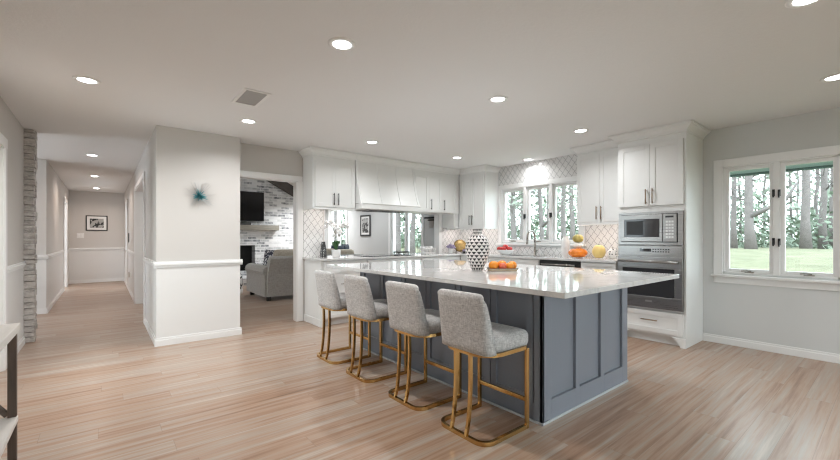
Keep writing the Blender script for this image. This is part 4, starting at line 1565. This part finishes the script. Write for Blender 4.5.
def picture(label, face, c, u0, u1, z0, z1, fr=0.022, mt=0.075):
    def L(u_, w_, z_):
        return {'x-': (c - w_, u_, z_), 'y-': (u_, c - w_, z_)}[face]
    t = thing('framed_picture', label, 'picture', L((u0 + u1) / 2, 0, z0))
    m = MB()
    m.fbox(face, c, u0, u0 + fr, 0.002, 0.025, z0, z1); m.fbox(face, c, u1 - fr, u1, 0.002, 0.025, z0, z1)
    m.fbox(face, c, u0 + fr, u1 - fr, 0.002, 0.025, z0, z0 + fr); m.fbox(face, c, u0 + fr, u1 - fr, 0.002, 0.025, z1 - fr, z1)
    m.build('frame', M['black'], t)
    m = MB(); m.fbox(face, c, u0 + fr, u1 - fr, 0.002, 0.014, z0 + fr, z1 - fr); m.build('mount', M['mat_white'], t)
    m = MB(); m.fbox(face, c, u0 + fr + mt, u1 - fr - mt, 0.014, 0.016, z0 + fr + mt, z1 - fr - mt); m.build('print', M['print'], t)
    return t
picture('black framed photograph with white mount on the end wall of the hall', 'y-', YH, -0.365, 0.085, 1.385, 1.79, mt=0.06)
picture('tall black framed picture on the grey family room wall beyond the pass-through', 'x-', XW, 8.72, 9.22, 1.24, 1.80, fr=0.04, mt=0.05)
sw_ = thing('light_switch', 'white switch plate on the hall end wall below the framed photograph', 'switch', (-0.47, YH, 1.19))
m = MB(); m.box(-0.545, -0.40, YH - 0.008, YH - 0.001, 1.19, 1.32, 0.002); m.build('plate', M['ceramic'], sw_)
for x in (-0.505, -0.44):
    m = MB(); m.box(x - 0.014, x + 0.014, YH - 0.014, YH - 0.008, 1.225, 1.285, 0.002); m.build('rocker', M['mat_white'], sw_)
th = MB(); th.box(0.43, 0.449, 10.9, 10.96, 1.09, 1.30, 0.004)
tag(th.build('wall_intercom', M['black']), 'small black device on the right wall of the hall', 'wall device')
ot = MB(); ot.box(0.42, 0.449, 10.6, 10.68, 0.33, 0.44, 0.006)
tag(ot.build('night_light', M['ceramic']), 'white plug-in night light low on the right wall of the hall', 'night light')
rk = thing('wall_rack', 'black wall rack on the grey wall beyond the white basket', 'rack', (XW, 6.25, 1.4))
m = MB(); m.box(XW - 0.10, XW - 0.002, 6.05, 6.42, 1.60, 1.635, 0.003); m.build('shelf', M['black'], rk)
m = MB(); m.box(XW - 0.05, XW - 0.002, 6.05, 6.36, 1.555, 1.58, 0.003); m.build('rail', M['dark_metal'], rk)
m = MB(); m.box(XW - 0.02, XW - 0.002, 6.06, 6.36, 1.40, 1.55, 0.003); m.build('panel', M['silver'], rk)

# ------------------------------------------------------------------ family room
sf = thing('sofa', 'grey upholstered sofa seen from behind through the cased opening', 'sofa', (3.4, 8.1, 0))
SF = M['sofa_fabric']
sx0, sx1, sy0, sy1 = 2.33, 4.55, 7.48, 8.72
m = MB(); m.box(sx0 + 0.10, sx1 - 0.10, sy0 + 0.03, sy1 - 0.06, 0.09, 0.44, 0.02); m.build('frame', SF, sf)
m = MB()
m.quadring([[(sx0 + 0.06, sy0, 0.08), (sx1 - 0.06, sy0, 0.08), (sx1 - 0.06, sy0 + 0.20, 0.08), (sx0 + 0.06, sy0 + 0.20, 0.08)],
            [(sx0 + 0.06, sy0 - 0.02, 0.5), (sx1 - 0.06, sy0 - 0.02, 0.5), (sx1 - 0.06, sy0 + 0.18, 0.5), (sx0 + 0.06, sy0 + 0.18, 0.5)],
            [(sx0 + 0.10, sy0 - 0.06, 0.80), (sx1 - 0.10, sy0 - 0.06, 0.80), (sx1 - 0.10, sy0 + 0.10, 0.80), (sx0 + 0.10, sy0 + 0.10, 0.80)],
            [(sx0 + 0.12, sy0 - 0.04, 0.84), (sx1 - 0.12, sy0 - 0.04, 0.84), (sx1 - 0.12, sy0 + 0.08, 0.84), (sx0 + 0.12, sy0 + 0.08, 0.84)]])
m.build('back', SF, sf)
for x0_, x1_ in ((sx0, sx0 + 0.22), (sx1 - 0.22, sx1)):
    m = MB()
    rings = []
    for yy in (sy0 + 0.04, sy0 + 0.10, sy1 - 0.05, sy1):
        hgt = 0.66
        xc = (x0_ + x1_) / 2
        ring = [(x0_ + 0.02, yy, 0.08), (x1_ - 0.02, yy, 0.08), (x1_ - 0.02, yy, 0.50)]
        for k in range(9):
            a = -0.5 + (PI + 1.0) * k / 8
            ring.append((xc + 0.125 * math.cos(a), yy, hgt - 0.115 + 0.115 * math.sin(a)))
        ring.append((x0_ + 0.02, yy, 0.50))
        rings.append(ring)
    m.quadring(rings); m.build('arm', SF, sf)
for k in range(2):
    a = sx0 + 0.23 + k * 0.885
    m = MB(); m.box(a, a + 0.875, sy0 + 0.2, sy1 - 0.02, 0.44, 0.58, 0.04); m.build('seat_cushion', SF, sf)
for k in range(4):
    a = sx0 + 0.24 + k * 0.44
    m = MB(); m.box(a, a + 0.43, sy0 + 0.10, sy0 + 0.30, 0.585, 0.965 - 0.02 * (k % 2), 0.07); m.build('back_cushion', M['tan_fabric'], sf, True)
for x in (sx0 + 0.10, sx1 - 0.10):
    for y in (sy0 + 0.06, sy1 - 0.12):
        m = MB(); m.box(x - 0.04, x + 0.04, y - 0.04, y + 0.04, 0, 0.09, 0.006); m.build('leg', M['black'], sf)


def cushion(label, mat, c, sx, sz, rot, tilt=12):
    b = MB()
    n = 10
    top, bot = [], []
    for side in (1, -1):
        pass
    rings = []
    for j in range(n + 1):
        v_ = -1 + 2 * j / n
        ring = []
        for i in range(n + 1):
            u = -1 + 2 * i / n
            t = 0.075 * ((1 - u ** 4) * (1 - v_ ** 4)) ** 0.5 + 0.004
            ring.append((u * sx * (1 - 0.06 * (1 - v_ * v_) * abs(u)), -t, v_ * sz * (1 - 0.06 * (1 - u * u) * abs(v_)) + sz))
        for i in range(n, -1, -1):
            u = -1 + 2 * i / n
            t = 0.075 * ((1 - u ** 4) * (1 - v_ ** 4)) ** 0.5 + 0.004
            ring.append((u * sx * (1 - 0.06 * (1 - v_ * v_) * abs(u)), t, v_ * sz * (1 - 0.06 * (1 - u * u) * abs(v_)) + sz))
        rings.append(ring)
    b.quadring(rings)
    m = MB(); m.merge(b.bm, Matrix.Translation(c) @ Matrix.Rotation(math.radians(rot), 4, 'Z') @ Matrix.Rotation(math.radians(-tilt), 4, 'X'))
    return tag(m.build('cushion', mat, None, True, origin=c), label, 'cushion')
cushion('black and white patterned cushion leaning in the sofa corner beside its left arm', M['cushion_lines'], (2.62, 8.02, 0.585), 0.20, 0.19, -60)
cushion('navy cushion standing at the sofa end, nearer the tan back cushions', M['navy_fabric'], (4.02, 7.90, 0.585), 0.17, 0.225, 8, -6)
cushion('navy cushion standing against the far arm of the sofa', M['navy_fabric'], (4.25, 7.99, 0.585), 0.13, 0.235, 30, -4)
otm = thing('ottoman', 'white drum ottoman with black line pattern beside the sofa arm', 'ottoman', (2.06, 8.95, 0))
m = MB(); m.lathe([(0.24, 0.0), (0.26, 0.02), (0.265, 0.30), (0.255, 0.40), (0.22, 0.43), (0.01, 0.44)], 32, (2.06, 8.95, 0.0)); m.build('cover', M['ottoman_lines'], otm, True)
m = MB(); m.lathe([(0.262, 0.0), (0.268, 0.02), (0.268, 0.10), (0.262, 0.11)], 32, (2.06, 8.95, 0.0)); m.build('base_band', M['mat_white'], otm, True)
bsk = thing('log_basket', 'wicker log basket on the hearth in front of the fireplace', 'basket', (2.42, 10.6, 0.18))
m = MB(); m.lathe([(0.18, 0), (0.22, 0.2), (0.24, 0.34), (0.22, 0.34), (0.16, 0.03), (0.01, 0.02)], 22, (2.42, 10.6, 0.181)); m.build('body', M['tan_tray'], bsk, True)
for i, (dx, dy, a, lb) in enumerate(((-0.08, 0, 0.2, 'left'), (0.06, 0.04, -0.2, 'right'), (0.0, -0.06, 0.0, 'front'))):
    m = MB(); m.tube([(2.42 + dx, 10.6 + dy, 0.215), (2.42 + dx + a * 0.3, 10.6 + dy, 0.70)], 0.05, 9)
    tag(m.build('log', M['bark'], None), 'split log at the %s of the wicker basket on the hearth' % lb, 'log', 'logs in the basket')
hs = MB(); hs.box(1.6, 3.55, YF - 1.0, YF, 0, 0.18, 0.006)
struct(hs, 'floor_hearth', M['brick'])
mt_ = MB(); mt_.box(1.45, 3.87, YF - 0.20, YF - 0.001, 1.405, 1.545, 0.008)
tag(mt_.build('mantel_shelf', M['mantel_wood']), 'weathered wooden mantel beam on the brick fireplace wall', 'mantel')
tvt = thing('television', 'large black flat television on the brick wall above the mantel', 'television', (2.77, YF - 0.05, 1.655))
m = MB(); m.box(2.05, 3.49, YF - 0.075, YF - 0.03, 1.655, 2.46, 0.004); m.build('bezel', M['black'], tvt)
m = MB(); m.box(2.065, 3.475, YF - 0.078, YF - 0.074, 1.675, 2.448); m.build('screen', M['screen'], tvt)
m = MB(); m.box(2.55, 2.99, YF - 0.03, YF - 0.001, 1.9, 2.2); m.build('bracket', M['dark_metal'], tvt)
sbr = thing('soundbar', 'black soundbar lying on the mantel below the television', 'soundbar', (2.6, YF - 0.12, 1.546))
m = MB(); m.box(2.15, 3.12, YF - 0.17, YF - 0.07, 1.5465, 1.615, 0.01); m.build('cabinet', M['black'], sbr)
m = MB(); m.box(2.17, 3.10, YF - 0.173, YF - 0.169, 1.555, 1.605); m.build('grille', M['dark_metal'], sbr)

# ------------------------------------------------------------------ ceiling: recessed lights, vent, smoke detector
def on_ceiling(px, py, zc=ZC):
    d = 390.0 * (zc - H) / (238.0 - py)
    lat = (px - 420.0) / 390.0 * d
    f_ = Vector((0.630, 0.7765)); r_ = Vector((0.7765, -0.630))
    q = f_ * d + r_ * lat
    return q.x, q.y


def make_light(label, loc):
    t = thing('ceiling_light', label, 'ceiling light', (0, 0, 0), 'recessed ceiling lights')
    m = MB()
    prof_ = [(0.058, -0.001), (0.060, -0.007), (0.082, -0.006), (0.088, -0.001), (0.088, 0.0005), (0.058, 0.0005)]
    n = 32
    rings = [[(r_ * math.cos(2 * PI * k / n), r_ * math.sin(2 * PI * k / n), z_) for k in range(n)] for r_, z_ in prof_]
    m.quadring(rings, cap=False); m.build('trim_ring', M['trim_white'], t, True)
    m = MB(); m.lathe([(0.0575, -0.0035), (0.0575, -0.001)], 32); m.build('lens', M['lamp_lens'], t)
    ld = bpy.data.lights.new('downlight', 'AREA')
    ld.shape = 'DISK'
    ld.size = 0.11
    ld.spread = math.radians(LAMP_SPREAD)
    ld.energy = LAMP
    ld.color = LAMP_COL
    lo = bpy.data.objects.new('downlight', ld)
    lo.location = (0, 0, -0.006)
    C.objects.link(lo)
    lo.parent = t
    t.location = loc
    return t


lights = [((342, 44), 'round recessed ceiling light nearest the camera, above the plank floor'),
          ((87, 80), 'round recessed ceiling light near the left wall'),
          ((248.5, 121), 'round recessed ceiling light beside the ceiling air vent'),
          ((372, 142), 'round recessed ceiling light in front of the left wall cabinet and hood'),
          ((498, 99), 'round recessed ceiling light above the middle of the island'),
          ((457, 157.5), 'round recessed ceiling light in front of the three-door wall cabinet'),
          ((528, 159.5), 'round recessed ceiling light above the sink window'),
          ((581, 130.5), 'round recessed ceiling light in front of the wall cabinet by the oven'),
          ((836, 77), 'round recessed ceiling light in front of the right-hand window'),
          ((808, -2), 'round recessed ceiling light cut off by the top edge of the photo'),
          ((92, 155), 'round recessed ceiling light at the mouth of the hall'),
          ((94.5, 176), 'round recessed ceiling light in the middle of the hall'),
          ((96.5, 188), 'round recessed ceiling light nearest the hall end wall')]
def dim(t, levels, lb, k=None):
    for key, v_ in levels.items():
        if key in lb:
            k = v_
    if k:
        for ch in t.children:
            if ch.type == 'LIGHT':
                ch.data = ch.data.copy()
                ch.data.energy = LAMP * k
                ch.data.color = HALL_COL if 'hall' in lb else WARM_COL if any(q in lb for q in ('near the left wall', 'nearest the camera')) else LAMP_COL


proto = None
for (px, py), lb in lights:
    x, y = on_ceiling(px, py)
    if proto is None:
        proto = make_light(lb, (x, y, ZC))
        dim(proto, {}, lb, 1.0)
    else:
        dim(copy_tree(proto, (x, y, ZC), lb), {'near the left wall': 1.15, 'nearest the camera': 1.1, 'air vent': 1.05, 'hood': 0.6, 'right-hand window': 0.35, 'top edge': 0.4, 'middle of the island': 0.9, 'three-': 0.5, 'sink w': 0.28, 'by the oven': 0.7, 'hall': 0.6}, lb)
# unseen lamps added behind the camera to light the room
for i, (x, y) in enumerate(((1.2, -1.6), (3.6, -1.8))):
    dim(copy_tree(proto, (x, y, ZC), 'unseen recessed ceiling light added in the %s of the room outside the photo' % ('left back' if i == 0 else 'right back')), {}, '', 1.0 if i == 0 else 0.5)
# unseen lamps added on the flat part to brighten the family room
for i, (x, y) in enumerate(((4.62, 8.2), (4.62, 10.3))):
    dim(copy_tree(proto, (x, y, ZC), 'unseen recessed ceiling light added over the %s family room window wall' % ('near' if i == 0 else 'far')), {}, '', 0.9 if i == 0 else 4.0)

vn = thing('air_vent', 'white slotted air vent in the ceiling above the projecting wall', 'air vent', (0, 0, 0))
vx, vy = 1.012, 3.62
VW, VL = 0.215, 0.112
m = MB()
vw, vl = VW, VL
m.box(vx - vl, vx + vl, vy - vw, vy - vw + 0.028, ZC - 0.008, ZC - 0.0005, 0.002); m.box(vx - vl, vx + vl, vy + vw - 0.028, vy + vw, ZC - 0.008, ZC - 0.0005, 0.002)
m.box(vx - vl, vx - vl + 0.028, vy - vw + 0.028, vy + vw - 0.028, ZC - 0.008, ZC - 0.0005, 0.002); m.box(vx + vl - 0.028, vx + vl, vy - vw + 0.028, vy + vw - 0.028, ZC - 0.008, ZC - 0.0005, 0.002)
vn.location = (vx, vy, ZC - 0.008)
m.build('frame', M['trim_white'], vn)
m = MB(); m.box(vx - vl + 0.028, vx + vl - 0.028, vy - vw + 0.028, vy + vw - 0.028, ZC - 0.002, ZC - 0.0005); m.build('backing', M['vent_dark'], vn)
m = MB()
for k in range(18):
    y = vy - vw + 0.034 + k * 0.0193
    m.quadring([[(x, y, ZC - 0.003), (x, y + 0.002, ZC - 0.003), (x, y + 0.012, ZC - 0.009), (x, y + 0.010, ZC - 0.009)] for x in (vx - vl + 0.028, vx + vl - 0.028)])
m.build('louvres', M['vent_grey'], vn)

# under-cabinet light strips
def strip(label, x0, x1, y0, y1, z_):
    t = thing('under_cabinet_light', label, 'light strip', ((x0 + x1) / 2, (y0 + y1) / 2, z_ - 0.014), 'under-cabinet light strips')
    m = MB(); m.box(x0, x1, y0, y1, z_ - 0.008, z_ - 0.0005); m.build('housing', M['ceramic'], t)
    m = MB(); m.box(x0 + 0.004, x1 - 0.004, y0 + 0.004, y1 - 0.004, z_ - 0.012, z_ - 0.008); m.build('diffuser', M['strip_lens'], t)
strip('thin lit strip under the wall cabinet beside the oven cabinet', 5.12, 5.155, 2.24, 2.78, 1.395)
strip('thin lit strip under the corner wall cabinet', 5.12, 5.155, 4.52, 5.30, 1.38)
strip('thin lit strip under the wall cabinet above the orchid', 2.30, 2.85, 5.14, 5.175, 1.615)

# ------------------------------------------------------------------ outside
def gz(x):
    t = min(1, max(0, (x - 6.0) / 18.0))
    return -0.25 + 0.85 * t * t * (3 - 2 * t)
lw = MB()
nx, ny = 40, 30
gx = [5.56 + (90 - 5.56) * (i / nx) ** 1.6 for i in range(nx + 1)]
gy = [-30 + 110 * j / ny for j in range(ny + 1)]
V = [[lw.bm.verts.new((x, y, gz(x) + 0.03 * math.sin(x * 1.3 + y * 0.7))) for y in gy] for x in gx]
for i in range(nx):
    for j in range(ny):
        lw.bm.faces.new((V[i][j], V[i + 1][j], V[i + 1][j + 1], V[i][j + 1]))
struct(lw, 'ground_lawn', M['lawn'])
gd2 = MB(); gd2.box(-40, 5.4, -60, YB - 0.13, -0.3, -0.2)
struct(gd2, 'ground_back', M['lawn'])


def tree(label, x, y, r_, hgt, lean=(0, 0), seed=0, fork=None, leafy=0.0, pale=False):
    rg = random.Random(seed)
    z0 = gz(x) - 0.05
    t = thing('tree', label, 'tree', (x, y, z0), 'trees beyond the lawn')
    m = MB()
    pts, rs = [], []
    for k in range(9):
        s_ = k / 8
        pts.append((x + lean[0] * s_ * hgt + rg.uniform(-0.06, 0.06) * (k > 0), y + lean[1] * s_ * hgt + rg.uniform(-0.06, 0.06) * (k > 0), z0 + hgt * s_))
        rs.append(r_ * ((1.35 if k == 0 else 1.0) - 0.62 * s_))
    m.tube(pts, rs, 9)
    m.build('trunk', M['bark'], t, True)
    m = MB()
    tips = []
    if fork:
        q = Vector(pts[0]).lerp(Vector(pts[-1]), fork[0])
        pp = [q, q + Vector((0, fork[1] * 0.5, fork[2] * 0.25)), q + Vector((0, fork[1], fork[2] * 0.5)), q + Vector((0, fork[1] * 1.3, fork[2]))]
        m.tube(pp, [r_ * 0.65, r_ * 0.5, r_ * 0.38, r_ * 0.2], 8)
        tips.append((pp[-1], 1.0))
    nb = int(9 + hgt * 1.0)
    for k in range(nb):
        s_ = rg.uniform(0.22, 0.98)
        q = Vector(pts[0]).lerp(Vector(pts[-1]), s_)
        a = rg.uniform(0, 2 * PI)
        ln = rg.uniform(0.8, 2.6) * (1.1 - 0.5 * s_)
        d = Vector((math.cos(a), math.sin(a), rg.uniform(0.1, 0.9))).normalized()
        e = q + d * ln
        mid = q.lerp(e, 0.5) + Vector((0, 0, rg.uniform(-0.15, 0.1)))
        rb = max(0.014, r_ * 0.20 * (1.1 - s_))
        m.tube([q, mid, e], [rb, rb * 0.7, rb * 0.35], 5)
        for j in range(4):
            q2 = mid.lerp(e, rg.uniform(0, 1))
            d2 = (d + Vector((rg.uniform(-1, 1), rg.uniform(-1, 1), rg.uniform(-0.4, 0.8)))).normalized()
            e2 = q2 + d2 * rg.uniform(0.4, 1.1)
            m.tube([q2, e2], [rb * 0.42, rb * 0.2], 4)
            tips.append((e2, 0.5))
        tips.append((e, 0.7))
    m.build('branches', M['twig'], t, True)
    if leafy > 0:
        m = MB()
        for p, sz in tips:
            for _ in range(int(11 * leafy)):
                leaf(m, p + Vector((rg.gauss(0, 0.28), rg.gauss(0, 0.28), rg.gauss(0, 0.22))), rg.uniform(0.05, 0.11), rg)
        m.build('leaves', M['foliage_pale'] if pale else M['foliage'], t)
    return t


def leaf(m, p, s, rg):
    a = Vector((rg.uniform(-1, 1), rg.uniform(-1, 1), rg.uniform(-1, 1))).normalized()
    b = a.orthogonal().normalized()
    c = a.cross(b)
    k = rg.uniform(0.35, 0.6)
    vs = [m.bm.verts.new(p + q) for q in (b * s, c * s * k, -b * s, -c * s * k)]
    m.bm.faces.new(vs)


def at_px(px, d, ):
    u = (px - 420.0) / 390.0
    return 0.630 * d + 0.7765 * u * d, 0.7765 * d - 0.630 * u * d


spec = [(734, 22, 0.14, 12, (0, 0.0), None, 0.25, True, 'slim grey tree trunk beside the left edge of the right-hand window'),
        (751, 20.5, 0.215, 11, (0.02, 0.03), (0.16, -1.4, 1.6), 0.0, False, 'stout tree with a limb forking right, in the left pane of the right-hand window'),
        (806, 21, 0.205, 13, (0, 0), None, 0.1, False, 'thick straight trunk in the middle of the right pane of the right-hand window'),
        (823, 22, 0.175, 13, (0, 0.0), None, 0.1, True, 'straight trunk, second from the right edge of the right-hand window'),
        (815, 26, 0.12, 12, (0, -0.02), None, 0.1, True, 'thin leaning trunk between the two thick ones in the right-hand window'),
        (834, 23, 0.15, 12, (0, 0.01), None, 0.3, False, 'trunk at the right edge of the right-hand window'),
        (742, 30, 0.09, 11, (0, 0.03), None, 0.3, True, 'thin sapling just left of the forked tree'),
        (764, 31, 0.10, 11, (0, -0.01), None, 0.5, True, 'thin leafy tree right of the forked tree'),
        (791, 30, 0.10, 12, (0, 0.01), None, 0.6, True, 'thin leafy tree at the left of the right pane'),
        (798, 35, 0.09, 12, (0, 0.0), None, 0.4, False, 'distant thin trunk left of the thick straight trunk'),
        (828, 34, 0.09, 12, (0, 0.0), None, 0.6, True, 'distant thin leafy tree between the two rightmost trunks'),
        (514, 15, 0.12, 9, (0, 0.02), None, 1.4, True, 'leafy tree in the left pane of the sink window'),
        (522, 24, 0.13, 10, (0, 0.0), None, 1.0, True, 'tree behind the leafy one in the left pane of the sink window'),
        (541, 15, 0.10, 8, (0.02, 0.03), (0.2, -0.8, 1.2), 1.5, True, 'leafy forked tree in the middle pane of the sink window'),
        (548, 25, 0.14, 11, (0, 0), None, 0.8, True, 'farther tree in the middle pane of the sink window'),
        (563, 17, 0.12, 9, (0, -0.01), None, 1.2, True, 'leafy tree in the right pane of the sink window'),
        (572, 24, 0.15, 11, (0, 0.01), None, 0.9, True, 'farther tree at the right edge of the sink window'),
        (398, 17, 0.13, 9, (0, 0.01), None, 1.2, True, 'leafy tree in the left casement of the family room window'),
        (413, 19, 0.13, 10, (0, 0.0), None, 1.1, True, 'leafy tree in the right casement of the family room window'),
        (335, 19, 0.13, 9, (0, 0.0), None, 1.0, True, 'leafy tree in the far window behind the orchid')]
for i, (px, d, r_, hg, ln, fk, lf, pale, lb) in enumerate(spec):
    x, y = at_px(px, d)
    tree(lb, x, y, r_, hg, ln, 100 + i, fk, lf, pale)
# undergrowth at the wood's edge, and the wood's far foliage
rg = random.Random(11)
un = MB()
for _ in range(15000):
    ang = rg.uniform(0.0, 1.25)
    d = rg.uniform(30, 44)
    x, y = d * math.cos(ang), d * math.sin(ang)
    patch = 0.5 + 0.5 * math.sin(ang * 37) * math.sin(ang * 11 + 1)
    z_ = gz(x) + rg.uniform(0, 1) ** 1.6 * (1.4 + 3.4 * patch)
    leaf(un, Vector((x, y, z_)), rg.uniform(0.10, 0.26), rg)
tag(un.build('undergrowth', M['foliage'], None, origin=(20, 10, 0)), 'green undergrowth along the edge of the wood beyond the lawn', 'undergrowth', kind='stuff')
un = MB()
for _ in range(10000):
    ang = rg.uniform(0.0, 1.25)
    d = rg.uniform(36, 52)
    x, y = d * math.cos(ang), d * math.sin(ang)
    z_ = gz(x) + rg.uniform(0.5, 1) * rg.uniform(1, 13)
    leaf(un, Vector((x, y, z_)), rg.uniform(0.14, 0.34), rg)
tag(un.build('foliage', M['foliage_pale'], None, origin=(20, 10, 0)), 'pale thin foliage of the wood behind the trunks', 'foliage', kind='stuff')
